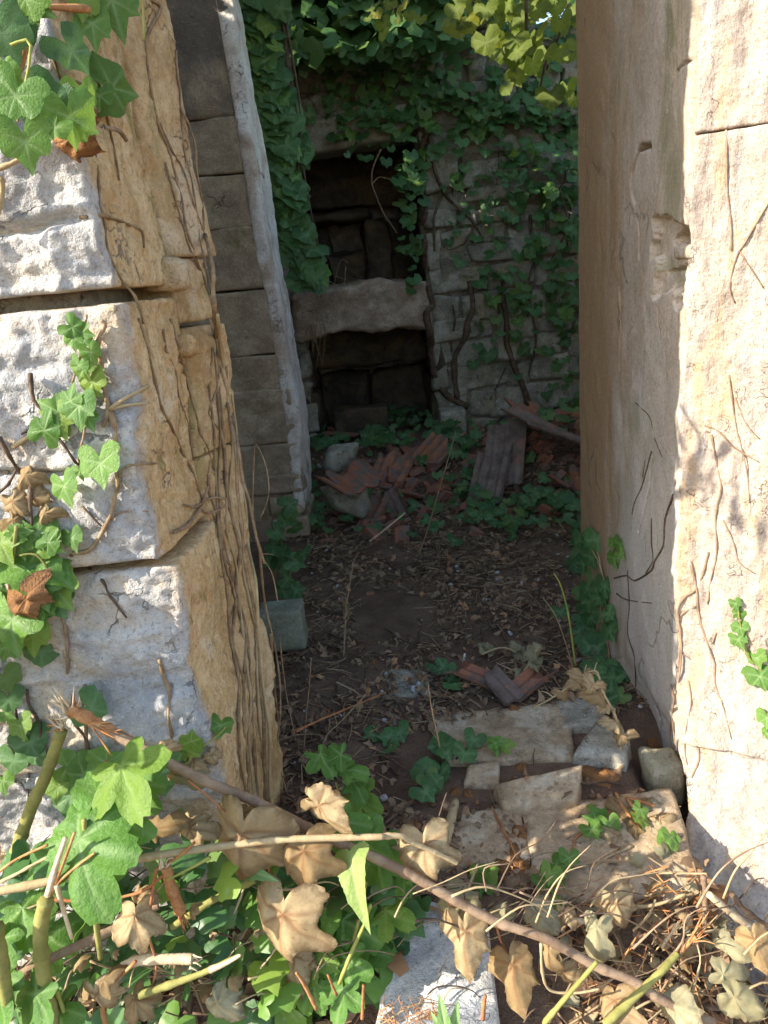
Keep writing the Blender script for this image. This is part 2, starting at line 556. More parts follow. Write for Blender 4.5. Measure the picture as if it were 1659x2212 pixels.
# ------------------------------------------------------------------ leaf shapes
RIM = [None]
def leaf_shape(lobes, nang=40, rings=4, tip=34., rnd=0., cup=.10, ripple=.03, fold=.05, notch=.75, curl=0., droop=0., crump=0., seed=0, serr=0.):
    """lobes: (direction in degrees from +x, length). Petiole at the origin, tip along +y."""
    th = np.linspace(0, 2 * np.pi, nang, endpoint=False)
    ang = np.array([R(l[0]) for l in lobes])
    ln = np.array([l[1] for l in lobes])
    d = np.abs((th[:, None] - ang[None, :] + np.pi) % (2 * np.pi) - np.pi)
    a = R(tip)
    r = ln * math.sin(a) / np.sin(np.minimum(a + d, 2.6))
    if rnd:
        r2 = ln * (1 - .55 * (d / .62) ** 2)
        r = r * (1 - rnd) + np.maximum(r2, .2) * rnd
    r = np.maximum(r.max(1), .26)
    dn = np.abs((th - 1.5 * np.pi + np.pi) % (2 * np.pi) - np.pi)
    r *= 1 - notch * np.exp(-(dn / R(20)) ** 2)
    rs = np.random.default_rng(seed)
    r *= 1 + rs.normal(0, .025, nang)
    if serr:
        r *= 1 + serr * np.where(np.arange(nang) % 2, 1, -1)
    V, ve = [(0, 0, 0)], [1.]
    dmin = d.min(1)
    for k in range(1, rings + 1):
        f = (k / rings)
        rr = r * f
        V += list(zip(rr * np.cos(th), rr * np.sin(th), 0 * th))
        ve += list(np.exp(-(dmin * rr / .035) ** 2) * (1 - .5 * f))
    V = np.array(V)
    ve = np.array(ve)
    RIM[0] = np.r_[0., np.repeat((np.arange(1, rings + 1) / rings) ** 5, nang)]
    F = [(0, 1 + i, 1 + (i + 1) % nang) for i in range(nang)]
    for k in range(1, rings):
        o, q = 1 + (k - 1) * nang, 1 + k * nang
        F += [(o + i, q + i, q + (i + 1) % nang, o + (i + 1) % nang) for i in range(nang)]
    rad = np.hypot(V[:, 0], V[:, 1])
    az = np.arctan2(V[:, 1], V[:, 0])
    z = -cup * rad ** 2 + ripple * rad * np.sin(az * 5 + seed) + fold * np.abs(V[:, 0]) * (1 - .3 * rad)
    z += .03 * vn(np.c_[V[:, :2] * 3, V[:, :1] * 0 + seed], seed)
    V[:, 2] = z
    if crump:
        n3 = np.c_[V[:, :2] * 2.6, V[:, :1] * 0 + seed * 1.7]
        V[:, 2] += crump * fbm(n3, seed, 3, .38)
        V[:, 0] += crump * .5 * fbm(n3 + 7, seed + 3, 3)
        V[:, 1] += crump * .4 * fbm(n3 + 13, seed + 5, 3)
    if curl:
        x, z = V[:, 0].copy(), V[:, 2].copy()
        k = curl * (1 + .35 * np.sin(V[:, 1] * 3 + seed))
        V[:, 0] = np.sin(k * x) / k - np.sin(k * x) * z
        V[:, 2] = -(1 - np.cos(k * x)) / k + np.cos(k * x) * z
    if droop:
        y, z = V[:, 1].copy(), V[:, 2].copy()
        V[:, 1] = np.sin(droop * y) / droop - np.sin(droop * y) * -z * .3
        V[:, 2] = z - (1 - np.cos(droop * y)) / droop
    return V, F, ve
IVY = [(90, 1.0), (34, .78), (146, .78), (-30, .52), (210, .52)]
IVY3 = [(90, 1.0), (30, .66), (150, .66)]
HEART = [(90, 1.0), (50, .74), (130, .74), (0, .62), (180, .62), (-40, .58), (220, .58)]
FIG = [(90, 1.0), (42, .92), (138, .92), (-15, .62), (195, .62)]
FIG3 = [(90, 1.0), (35, .75), (145, .75), (-30, .5), (210, .5)]
LONG = [(90, 1.0), (270, .25)]
def leaf_me(name, mat, lobes, **kw):
    V, F, ve = leaf_shape(lobes, **kw)
    return mesh(name, V, F, M[mat], True, {'vein': ve, 'rim': RIM[0]})
LM = {
    'ivy': [leaf_me('ivy_leaf', 'ivy', IVY, seed=i, cup=.06 + .05 * i, ripple=.03 + .02 * i, tip=(30, 26, 34)[i]) for i in range(3)],
    'ivy_dark': [leaf_me('ivy_leaf', 'ivy_dark', (IVY, HEART, IVY3)[i], seed=i, nang=24, rings=2, cup=.1, ripple=.05, tip=(38, 44, 40)[i]) for i in range(3)],
    'vine': [leaf_me('vine_leaf', 'vine', HEART, seed=i, nang=28, rings=2, cup=.15, ripple=.06, tip=42, serr=.04) for i in range(2)],
    'fig': [leaf_me('fig_leaf', 'fig', ([(90, 1.0), (25, .85), (155, .85), (-40, .6), (220, .6)], [(90, 1.0), (28, .6), (152, .6)], [(90, .9), (40, 1.0), (140, .9), (-30, .62), (210, .62)])[i], seed=i + 4, nang=64, rings=7, rnd=1.0, cup=.16 + .1 * i, ripple=.07, fold=-.06, notch=.8, crump=.08, serr=.012) for i in range(3)],
    'fig_long': [leaf_me('fig_leaf', 'fig_pale', LONG, seed=3, nang=48, rings=6, tip=16, cup=.1, ripple=.04, fold=.25, notch=.3, curl=.8, droop=.5)],
    'dry': [leaf_me('dried_leaf', 'dry', (FIG, FIG3, FIG, LONG, FIG3, FIG)[i], seed=i + 11, nang=80, rings=12, rnd=.4, tip=(27, 24, 28, 18, 24, 26)[i], cup=.1, ripple=.14, fold=-.2, notch=.7,
                    curl=(2.3, 2.9, 1.8, 3.0, 3.3, 2.4)[i], droop=(.8, .4, 1.1, 1.3, .9, .2)[i], crump=(.14, .15, .15, .08, .12, .17)[i]) for i in range(6)],
    'dry_grey': [leaf_me('dried_leaf', 'dry_grey', (FIG3, LONG, FIG)[i], seed=i + 31, nang=64, rings=9, rnd=.6, tip=(32, 20, 34)[i], cup=.1, ripple=.14, fold=-.2, notch=.6,
                         curl=(2.0, 2.4, 1.6)[i], droop=(.8, 1.2, .6)[i], crump=(.22, .12, .24)[i]) for i in range(3)],
    'brown': [leaf_me('fallen_leaf', 'brown', (HEART, LONG)[i], seed=i + 51, nang=36, rings=5, tip=(46, 30)[i], cup=.3, ripple=.12, notch=.3, curl=(1.2, 1.6)[i], droop=.6, crump=.16) for i in range(2)],
    'ivy_brown': [leaf_me('dead_ivy_leaf', 'brown', IVY, seed=61, nang=48, rings=6, cup=.2, ripple=.14, curl=1.1, droop=.5, crump=.2)],
    'ivy_tan': [leaf_me('dead_ivy_leaf', 'dry', IVY, seed=63, nang=48, rings=6, cup=.2, ripple=.14, curl=1.4, droop=.6, crump=.2)],
}
def put_leaf(kind, pos, nrm, tipdir, size, parent=None, i=None, name=None):
    """a leaf whose upper side faces nrm and whose tip points along tipdir"""
    pool = LM[kind]
    me = pool[(random.randrange(len(pool)) if i is None else i) % len(pool)]
    o = bpy.data.objects.new(name or me.name.split('.')[0], me)
    z = Vector(nrm).normalized()
    y = Vector(tipdir)
    y = (y - z * y.dot(z))
    y = y.normalized() if y.length > 1e-6 else z.orthogonal()
    x = y.cross(z)
    p = Vector(pos)
    if parent is not None:
        o.parent = parent
        p = p - parent.location
    mb = Matrix(((x.x, y.x, z.x, 0), (x.y, y.y, z.y, 0), (x.z, y.z, z.z, 0), (0, 0, 0, 1)))
    o.matrix_basis = Matrix.Translation(p) @ mb @ Matrix.Scale(size, 4)
    col.objects.link(o)
    return o
def rv(s=1.):
    return Vector((random.gauss(0, s), random.gauss(0, s), random.gauss(0, s)))
LOW_IVY = leaf_shape(IVY, nang=12, rings=1, cup=.2, tip=38)[:2]
LOW_DRY = leaf_shape(HEART, nang=9, rings=1, cup=.5, tip=44, crump=.4)[:2]
CURL_DRY = leaf_shape(FIG3, nang=18, rings=3, rnd=.5, cup=.2, ripple=.1, curl=1.8, droop=.8, crump=.25, seed=5)[:2]
STICK = (np.array([(-.5, -.02, 0), (-.5, .02, 0), (-.5, 0, .035), (.1, .03, .02), (.1, .07, .02), (.1, .05, .055), (.5, -.02, 0), (.5, .01, 0), (.5, 0, .02)]),
         [(0, 1, 4, 3), (1, 2, 5, 4), (2, 0, 3, 5), (3, 4, 7, 6), (4, 5, 8, 7), (5, 3, 6, 8)])

# ------------------------------------------------------------------ ground
def ground_h(x, y):
    x, y = np.asarray(x, float), np.asarray(y, float)
    side = sstep(.60, .72, x) * sstep(1.95, 1.6, y)
    front = -.02 - .75 * np.clip(1.27 - y, 0, .6)
    front = front * (1 - side) - .30 * side
    inside = -.014 * sstep(2.4, 1.9, y) + .22 * sstep(3.9, 5.0, y) + .02 * fbm(np.c_[x * 2, y * 2, x * 0], 3)
    inside += .20 * np.exp(-((x - 1.15) / .4) ** 2 - ((y - 4.5) / .55) ** 2)
    inside = inside * (1 - side) - .30 * side
    h = front + (inside - front) * sstep(1.3, 1.75, y)
    h += .012 * fbm(np.c_[x * 9, y * 9, x * 0], 5) + .05 * np.exp(-((x + .25) / .3) ** 2 - ((y - 2.1) / .5) ** 2)
    return h
gx = np.concatenate([np.array([-60, -20, -8]), np.linspace(-3, 3, 121), np.array([8, 20, 60])])
gy = np.concatenate([np.array([-60, -20, -6, -2]), np.linspace(.2, 6.4, 150), np.array([9, 20, 60])])
GX, GY = np.meshgrid(gx, gy)
GZ = ground_h(GX.ravel(), GY.ravel())
V = np.c_[GX.ravel(), GY.ravel(), GZ]
nx_ = len(gx)
F = [(j * nx_ + i, j * nx_ + i + 1, (j + 1) * nx_ + i + 1, (j + 1) * nx_ + i) for j in range(len(gy) - 1) for i in range(nx_ - 1)]
ground = obj('ground', V, F, M['earth'])
tag(ground, kind='structure')
GT = bvh_of([ground])

# ------------------------------------------------------------------ left wall of the doorway
def left_disp(amp_front, amp_side, seed):
    def f(P, n, Q):
        fr = np.clip(-n[:, 1], 0, 1)
        sd_ = np.clip(n[:, 0], 0, 1)
        d = np.zeros_like(P)
        big = fbm(P * np.array([3.2, 1, 4.2]) + seed, seed, 3)
        rough = ridged(P * np.array([9, 9, 13]) + seed, seed + 9, 5)
        fine = fbm(P * 55, seed + 3, 3)
        bulge = (1 - np.abs(Q[:, 2]) ** 4) * (1 - np.clip(Q[:, 0], 0, 1) ** 6)
        d[:, 1] -= fr * (amp_front * (.50 * bulge + .7 * big + .55 * rough) + .006 * fine)
        for zg, wg, xg in ((1.458, .008, -.47), (1.052, .006, -.52), (.44, .006, -.6)):
            zz = P[:, 2] - zg - .012 * vn(np.c_[P[:, 0] * 9, P[:, 0] * 0, P[:, 0] * 0 + zg], 5) - .03 * (P[:, 0] + .6)
            d[:, 1] += fr * .03 * np.exp(-(zz / wg) ** 2) * sstep(xg + .06, xg - .02, P[:, 0])
        edge = np.clip(1.42 - P[:, 1], 0, .2) * 5
        d[:, 0] += sd_ * (amp_side * fbm(P * np.array([5, 7, 4.5]) + 5, seed + 5, 5) + .010 * edge * fbm(P * np.array([4, 4, 7.]), seed + 8, 3) + .0045 * ridged(P * np.array([12, 14, 11]), seed + 6, 4) + .004 * fbm(P * 55, seed + 7, 3) - .008 * sstep(.35, .6, fbm(P * 24, seed + 11, 2)))
        return d
    return f
def inner_warp(P):
    P = left_warp(P)
    P[:, 0] += np.clip(P[:, 1] - 1.72, -.2, .02) * .27 * sstep(-.9, -.4, P[:, 0])
    return P
def left_warp(P):
    P = P.copy()
    P[:, 0] += (P[:, 1] - 1.3) * .11 * sstep(-.9, -.4, P[:, 0])
    P[:, 0] -= .012 * sstep(1.3, 1.9, P[:, 2]) * sstep(-.9, -.4, P[:, 0])
    P[:, 0] += .012 * vn(P * np.array([0, 0, 5.]) + 3, 4) * sstep(-.9, -.4, P[:, 0])
    return P
lw = thing('stone_wall', (-1.0, 1.5, -.3), 'rough grey white stone wall with ochre dressed door jamb and clinging roots', 'wall')
left_objs = []
# outer quoins: z from, z to, front y, right edge x
for i, (z0, z1, y0, x1, af) in enumerate([(-.5, .850, 1.300, -.398, .036), (.866, 1.325, 1.297, -.416, .032), (1.350, 3.3, 1.296, -.42, .032)]):
    nz = max(16, int((z1 - z0) * 160))
    P, F = block((-1.02, y0, z0), (x1, 1.560, z1), (110, 44, nz), .006, .003, 20, 40 + i, 3, left_disp(af, .010, 10 + i * 3), left_warp)
    left_objs.append(obj('stone', P, F, M['quoin'], lw))
# inner quoins along the crack, ochre
for i, (z0, z1, x1, y1) in enumerate([(-.5, .36, -.380, 1.71), (.362, .99, -.376, 1.718), (.992, 1.262, -.372, 1.722), (1.272, 1.40, -.386, 1.71), (1.402, 3.3, -.372, 1.73)]):
    P, F = block((-.9, 1.566, z0), (x1, y1, z1), (40, 34, max(12, int((z1 - z0) * 150))), .006, .003, 18, 60 + i, 3, left_disp(.0, .010, 70 + i * 3), inner_warp)
    left_objs.append(obj('stone', P, F, M['ochre'], lw))
# small wedge stones set in the crack
for i, (px, py, s) in enumerate([(378, 590, .03), (402, 745, .022)]):
    p = W(px, py, 1.54)
    P, F = block((-.43, p.y - s * .6, p.z - s), (-.372 + (p.y - 1.3) * .11, p.y + s * .6, p.z + s * .9), (8, 8, 10), .016, .012, 24, 90 + i, skew=.3)
    left_objs.append(obj('stone', P, F, M['ochre'], lw))
P, F = block((-2.6, 1.36, -.5), (-.47, 1.70, 4.3), (30, 8, 40), .02, .006, 9, 3)
obj('wall_core', P, F, M['mortar'], lw)
k = 0
for zz in np.arange(-.45, 2.2, .42):
    for xx in (-2.55, -1.75):
        off = .22 if k % 2 else 0
        P, F = block((xx + off * .3, 1.30, zz), (xx + .72, 1.5, zz + .405), (14, 5, 10), .03, .02, 6, 120 + k)
        obj('stone', P, F, M['quoin'], lw)
        k += 1

# ------------------------------------------------------------------ right wall of the doorway
rw = thing('stone_wall', (1.0, 2.1, -.3), 'thick plastered door jamb with sunlit cream stone corner', 'wall')
right_objs = []
def seg_dist(Y, Z, line):
    best = np.full(len(Y), 9.)
    for (a, b), (c, d) in zip(line[:-1], line[1:]):
        t = np.clip(((Y - a) * (c - a) + (Z - b) * (d - b)) / ((c - a) ** 2 + (d - b) ** 2 + 1e-12), 0, 1)
        best = np.minimum(best, np.hypot(Y - a - t * (c - a), Z - b - t * (d - b)))
    return best
def on_reveal(px, py):
    d = ray(px, py)
    p = CAM + d * (.736 / d.x)
    return (p.y, p.z)
cracks = [[on_reveal(*p) for p in l] for l in (
    [(1402, 315), (1385, 318), (1372, 335), (1366, 350), (1361, 370), (1360, 395), (1363, 420), (1370, 440)],
    [(1497, 130), (1475, 140), (1462, 160)], [(1452, 190), (1448, 215), (1444, 235)],
    [(1466, 615), (1476, 650), (1490, 690)], [(1376, 470), (1379, 520), (1378, 560)],
    [(1335, 620), (1338, 700), (1336, 800)], [(1380, 1150), (1400, 1060), (1408, 980)], [(1456, 1040), (1440, 1110)])]
def reveal_disp(P, n, Q):
    d = np.zeros_like(P)
    k = np.clip(-n[:, 0], 0, 1)
    Y, Z = P[:, 1], P[:, 2]
    s = .009 * fbm(P * np.array([1, 2.8, 1.8]), 3, 4) + .003 * fbm(P * np.array([1, 16, 13]), 5, 4)
    wob = .006 * fbm(P * np.array([0, 25, 25]), 13, 2)
    for i, c in enumerate(cracks):
        dist = seg_dist(Y + wob, Z + wob, c)
        s -= (.03 if i == 0 else .012) * np.exp(-(dist / (.0045 if i == 0 else .003)) ** 2)
    # a patch of fallen plaster with a deep hole where the bolt went
    patch = np.maximum(np.abs((Y - 1.83) / .12), np.abs((Z - 1.305) / .085)) + .6 * fbm(P * 14, 21, 4)
    s -= .022 * sstep(1.02, .93, patch)
    hole = np.hypot((Y - 1.80) / .085, (Z - 1.352 + (Y - 1.8) * .12) / .020) + .3 * fbm(P * 22, 22, 3)
    s -= .14 * sstep(1.05, .85, hole)
    slit = np.maximum(np.abs((Y - 1.81) / .09), np.abs((Z - 1.285 + (Y - 1.8) * .14) / .005)) + .3 * fbm(P * 22, 23, 3)
    s -= .03 * sstep(1.2, .7, slit)
    h2 = np.hypot((Y - 1.79) / .03, (Z - 1.205) / .018) + .3 * fbm(P * 22, 24, 3)
    s -= .035 * sstep(1.1, .6, h2)
    # plaster gone from the foot of the wall
    low = sstep(.10, .0, Z + .05 * fbm(P * 8, 25, 3)) * sstep(2.3, 1.9, Y)
    s -= .02 * low
    d[:, 0] -= k * s
    d[:, 1] += np.clip(n[:, 1], 0, 1) * (.028 * fbm(P * np.array([2, 2, 3.2]), 31, 4) + .010 * fbm(P * np.array([2, 2, 16]), 33, 4))
    return d
P, F = block((.736, 1.752, -.4), (1.4, 2.64, 2.27), (8, 260, 560), .012, .001, 20, 5, 2, reveal_disp)
ck = np.zeros(len(P))
for i, c in enumerate(cracks):
    wb = .006 * fbm(P * np.array([0, 25, 25]), 13, 2)
    dd = seg_dist(P[:, 1] + wb, P[:, 2] + wb, c)
    ck = np.maximum(ck, np.exp(-(dd / (.005 if i == 0 else .003)) ** 2) * np.clip(.75 + .6 * vn(P * np.array([0, 30, 30]), 3), 0, 1))
right_objs.append(obj('plaster_face', P, F, M['plaster'], rw, attr={'crack': np.clip(ck, 0, 1)}))
# sunlit corner stones, turned to the left
PHI = R(30)
def corner_warp(z_jit):
    ca, sa = math.cos(PHI), math.sin(PHI)
    def f(P):
        x, y = P[:, 0], P[:, 1]
        Q = P.copy()
        Q[:, 0] = .738 + ca * x + sa * y
        Q[:, 1] = 1.742 - sa * x + ca * y
        b = np.clip((.30 - P[:, 2]) / .44, 0, 1.5) ** 1.3
        Q[:, 1] -= .31 * b
        Q[:, 0] -= .07 * b
        return Q
    return f
def corner_disp(seed):
    def f(P, n, Q):
        d = np.zeros_like(P)
        fr = np.clip(-n[:, 1], 0, 1)
        d[:, 1] -= fr * (.028 * fbm(P * np.array([5, 1, 2.2]) + seed, seed, 4) + .010 * ridged(P * np.array([20, 4, 7]) + seed, seed + 2, 5) + .004 * fbm(P * np.array([60, 60, 30]), seed + 4, 3))
        e = np.clip(-n[:, 0], 0, 1)
        d[:, 0] -= e * (.016 * fbm(P * np.array([4, 4, 9]) + seed, seed + 6, 4) + .006 * fbm(P * np.array([4, 4, 40]) + seed, seed + 7, 3))
        # a spalled ledge across the upper stone
        if seed == 203:
            ln = P[:, 2] - (1.69 + .35 * (P[:, 0] - .06) + .02 * np.sin(P[:, 0] * 40))
            w = sstep(.03, .09, P[:, 0]) * sstep(.36, .22, P[:, 0])
            d[:, 1] -= fr * w * .03 * sstep(.005, -.01, ln) * sstep(-.22, -.0, ln)
        return d
    return f
for i, (z0, z1, xo) in enumerate([(-.45, .10, -.002), (.102, 1.5555, -.002), (1.558, 2.4, .002)]):
    P, F = block((xo, 0, z0), (.62, .20, z1), (110, 14, max(30, int((z1 - z0) * 150))), .0035, .003, 18, 200 + i, 3, corner_disp(200 + i), corner_warp(0))
    right_objs.append(obj('stone', P, F, M['cream'], rw))
P, F = block((1.12, 1.5, -.45), (2.6, 2.3, 3.2), (10, 8, 16), .03, .01, 6, 14)
obj('wall_core', P, F, M['mortar'], rw)
for i, (y, z, sy, sz) in enumerate([(1.80, 1.318, .06, .017)]):
    P, F = block((.748, y - sy, z - sz), (.83, y + sy, z + sz), (8, 12, 8), .012, .006, 24, 230 + i)
    right_objs.append(obj('stone', P, F, M['plaster'], rw))

# ------------------------------------------------------------------ pier beyond the doorway
pw = thing('stone_pier', (-.9, 4.0, 0), 'shaded brown coursed stone pier with flaking white plaster on its edge', 'pier')
pier_objs = []
def pier_warp(P):
    P = P.copy()
    P[:, 0] += np.interp(P[:, 2], [0, .67, 1.28, 1.45, 2.0, 2.55, 3.7], [.010, .030, .016, -.004, -.012, -.032, -.15])
    return P
ys = [1160, 1072, 962, 845, 768, 622, 487, 366, 245, -40, -400]
zs = [W(560, y, 3.85).z for y in ys]
zs[0] = -.1
for i in range(len(zs) - 1):
    cuts = [-2.2, -1.35 + .2 * (i % 2), -.445 - (.0 if i % 2 else .012)]
    if i in (2, 5):
        cuts = [-2.2, -1.3, -.78, -.447]
    for a, b in zip(cuts[:-1], cuts[1:]):
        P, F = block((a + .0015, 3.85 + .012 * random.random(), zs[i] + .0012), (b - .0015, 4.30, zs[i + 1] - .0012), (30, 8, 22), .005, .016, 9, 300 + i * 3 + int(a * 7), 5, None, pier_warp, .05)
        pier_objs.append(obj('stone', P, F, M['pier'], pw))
def lean(z):
    return np.interp(z, [0, .67, 1.28, 1.45, 2.0, 2.55, 3.7], [.010, .030, .016, -.004, -.012, -.032, -.15])
def edge_disp(P, n, Q):
    d = np.zeros_like(P)
    d[:, 1] -= np.clip(-n[:, 1], 0, 1) * (.05 * fbm(P * np.array([1, 1, 4]), 4, 5) + .014 * fbm(P * np.array([1, 1, 13]), 14, 5))
    d[:, 0] += np.clip(n[:, 0], 0, 1) * (.024 * fbm(P * np.array([1, 7, 3]), 6, 5) + .009 * fbm(P * np.array([1, 9, 14]), 16, 5) + .006 * ridged(P * np.array([1, 18, 9]), 7, 3))
    d[:, 0] += lean(P[:, 2])
    return d
P, F = block((-.50, 3.845, .14), (-.435, 4.33, 3.7), (4, 50, 320), .012, .001, 10, 6, 2, edge_disp)
pier_objs.append(obj('plaster_edge', P, F, M['white'], pw))
for i, (z0, z1, x1) in enumerate([(.0, .13, -.41), (.135, .25, -.425), (.255, .37, -.415)]):
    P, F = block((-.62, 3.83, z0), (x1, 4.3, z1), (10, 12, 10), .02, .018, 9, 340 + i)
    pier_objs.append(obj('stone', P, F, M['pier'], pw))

# ------------------------------------------------------------------ back wall with niche
bw = thing('rubble_wall', (.5, 5.5, 0), 'mossy rubble wall at the back with a dark double niche', 'wall')
back_objs = []
YB = 5.3
NX0, NX1, NZ0, NZ1 = -.42, .435, .2, 2.16
for lo, hi in (((-2.3, YB + .015, -.2), (NX0 - .02, 6.4, 3.6)), ((NX1 + .02, YB + .015, -.2), (2.7, 6.4, 2.72)), ((NX0 - .02, YB + .015, NZ1 + .1), (NX1 + .02, 6.4, 3.5)), ((NX0 - .05, 6.1, -.2), (NX1 + .05, 6.39, NZ1 + .1))):
    P, F = block(lo, hi, (16, 4, 20), .02, .02, 7, 9)
    back_objs.append(obj('wall_core', P, F, M['mortar'], bw))
z = -.05
k = 0
while z < 3.4:
    hgt = random.uniform(.10, .22)
    x = -1.0 + random.uniform(0, .1)
    while x < 1.95:
        w_ = random.uniform(.12, .34) if random.random() < .75 else random.uniform(.34, .5)
        x2 = x + w_
        skip = (x2 > NX0 and x < NX1 and z + hgt > NZ0 and z < NZ1 + .0) or (x > .9 and z > 2.62) or z + hgt < 0 
        if x < NX0 < x2 and NZ0 < z < NZ1:
            x2, skip = NX0, x > NX0 - .06
        if x < NX1 < x2 and z + hgt > NZ0 and z < NZ1:
            x, skip = NX1 + .004, x2 - NX1 < .06
        if not skip:
            dz = random.uniform(-.02, .02)
            P, F = block((x + .003, YB - random.uniform(0, .04), z + dz), (x2 - .003, YB + .16, z + hgt - .003 + dz), (10, 4, 9), .018, .024, 8, 400 + k, 4, skew=.32)
            back_objs.append(obj('stone', P, F, M['rubble'], bw))
            k += 1
        x = x2
    z += hgt
# niche: lintel, sink slab, inner stones
def bow(P):
    P = P.copy()
    P[:, 2] += .035 * np.sin((P[:, 0] + .45) * 3.4) - .02 + .015 * fbm(P * 7, 4, 3)
    return P
P, F = block((-.50, YB - .06, 2.13), (.40, YB + .3, 2.33), (40, 10, 12), .03, .012, 7, 501, 4, None, lambda P: P + np.c_[P[:, 0] * 0, P[:, 0] * 0, .07 * P[:, 0]])
back_objs.append(obj('lintel', P, F, M['graystone'], bw, label='pale stone lintel over the niche'))
P, F = block((-.50, YB - .14, .965), (.445, YB + .42, 1.285), (80, 24, 26), .04, .032, 7, 502, 4, None, bow)
back_objs.append(obj('shelf_slab', P, F, M['slab'], bw, label='thick reddish stone slab with a worn hollow top'))
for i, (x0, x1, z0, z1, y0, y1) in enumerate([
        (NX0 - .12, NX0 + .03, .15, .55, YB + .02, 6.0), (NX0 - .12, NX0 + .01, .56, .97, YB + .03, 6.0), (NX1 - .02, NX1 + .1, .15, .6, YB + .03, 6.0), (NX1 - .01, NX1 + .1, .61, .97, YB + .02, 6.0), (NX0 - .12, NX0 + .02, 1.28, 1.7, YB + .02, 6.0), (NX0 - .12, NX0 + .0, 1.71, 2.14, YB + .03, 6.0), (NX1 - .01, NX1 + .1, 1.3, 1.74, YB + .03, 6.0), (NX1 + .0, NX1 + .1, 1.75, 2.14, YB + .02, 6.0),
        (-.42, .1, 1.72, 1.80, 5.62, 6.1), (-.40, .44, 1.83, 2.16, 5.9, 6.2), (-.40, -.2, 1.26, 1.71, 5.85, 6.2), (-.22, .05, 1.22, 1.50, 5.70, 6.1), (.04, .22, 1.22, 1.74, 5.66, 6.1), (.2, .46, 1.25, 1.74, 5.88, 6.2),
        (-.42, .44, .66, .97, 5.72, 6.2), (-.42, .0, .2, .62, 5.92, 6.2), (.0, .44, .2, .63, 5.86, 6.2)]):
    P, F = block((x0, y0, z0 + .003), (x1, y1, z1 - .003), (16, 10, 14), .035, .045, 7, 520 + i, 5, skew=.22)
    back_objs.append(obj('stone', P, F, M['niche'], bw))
# side walls of the roofless room
for nm, lo, hi, lab in (('rubble_wall', (-2.6, 1.7, -.2), (-2.2, 5.95, 3.7), 'tall rubble wall closing the ruined room, hidden behind the pier'), ('rubble_wall', (2.3, 2.3, -.2), (2.7, 5.95, 2.0), 'rubble wall closing the ruined room behind the plastered jamb')):
    P, F = block(lo, hi, (4, 24, 16), .03, .03, 4, 11)
    solo(nm, P, F, M['rubble'], lab, 'wall')
LT, RT, PT, BT = bvh_of(left_objs), bvh_of(right_objs), bvh_of(pier_objs), bvh_of(back_objs)

# ------------------------------------------------------------------ doorstep stones and loose stones
def flat_stone(name, pxs, ztop, thick, mat, label, cat='stone', seed=0, amp=.004, group=None, dx=0, dy=0, res=(24, 16, 8), tilt=(0, 0)):
    """a slab whose top corners (left-front, right-front, right-back, left-back) are seen at pxs at height ztop"""
    cs = []
    for (px, py) in pxs:
        d = ray(px, py)
        cs.append(CAM + d * ((ztop - CAM_H) / d.z))
    Q, F = cube_grid(*res)
    u, v = (Q[:, 0] + 1) / 2, (Q[:, 1] + 1) / 2
    P = np.zeros_like(Q)
    for i, w in enumerate(((1 - u) * (1 - v), u * (1 - v), u * v, (1 - u) * v)):
        P += w[:, None] * np.array(cs[i])
    c = P.mean(0)
    edge = np.maximum(np.abs(Q[:, 0]), np.abs(Q[:, 1]))
    low = (1 - Q[:, 2]) / 2
    P[:, :2] = c[:2] + (P[:, :2] - c[:2]) * (1 + .05 * low[:, None])
    P[:, 2] = ztop - low * thick - .006 * sstep(.85, 1.0, edge) * (1 - low)
    P[:, 2] += tilt[0] * (P[:, 0] - c[0]) + tilt[1] * (P[:, 1] - c[1])
    P[:, 2] += amp * fbm(P * 14 + seed, seed, 4) * (Q[:, 2] > -.5)
    e = sstep(.8, 1, edge)
    P[:, 0] += e * .007 * fbm(P * 20 + 3, seed + 1, 4)
    P[:, 1] += e * .007 * fbm(P * 20 + 8, seed + 2, 4)
    return solo(name, P, F, M[mat], label, cat, group)
stones = []
S = stones.append
DG = 'flat stones of the doorstep'
S(flat_stone('doorstep_stone', [(800, 1895), (948, 1862), (957, 1750), (830, 1768)], -.005, .3, 'sill', 'left doorstep stone, half hidden under fig leaves', seed=1, group=DG))
S(flat_stone('doorstep_stone', [(952, 1868), (1148, 1858), (1120, 1738), (972, 1752)], -.003, .3, 'sill', 'middle doorstep stone with a dark root lying across it', seed=2, group=DG))
S(flat_stone('doorstep_stone', [(1165, 1935), (1520, 1925), (1452, 1698), (1126, 1742)], .0, .40, 'sill', 'large right doorstep stone with a patch of sunlight', seed=3, group=DG, res=(36, 26, 8)))
S(flat_stone('doorstep_stone', [(1085, 1735), (1248, 1716), (1256, 1655), (1068, 1690)], .035, .08, 'sill', 'narrow tilted stone lying behind the doorstep', seed=4, group=DG, tilt=(.03, .12)))
S(flat_stone('paving_stone', [(965, 1640), (1238, 1632), (1235, 1512), (925, 1545)], .015, .08, 'sill', 'broad flat paving stone just inside the doorway', seed=5, amp=.006, res=(32, 20, 8)))
S(flat_stone('loose_stone', [(1240, 1625), (1350, 1640), (1362, 1585), (1285, 1555)], .03, .09, 'graystone', 'grey green angular stone beside the foot of the plastered jamb', seed=6, amp=.012))
S(flat_stone('loose_stone', [(1215, 1570), (1310, 1560), (1300, 1500), (1200, 1510)], .02, .07, 'graystone', 'dull grey stone behind the angular stone at the jamb', seed=7, amp=.02))
S(flat_stone('loose_stone', [(1000, 1690), (1075, 1690), (1080, 1640), (1010, 1650)], .01, .05, 'sill', 'small pale stone left of the tilted stone', seed=8, amp=.012))
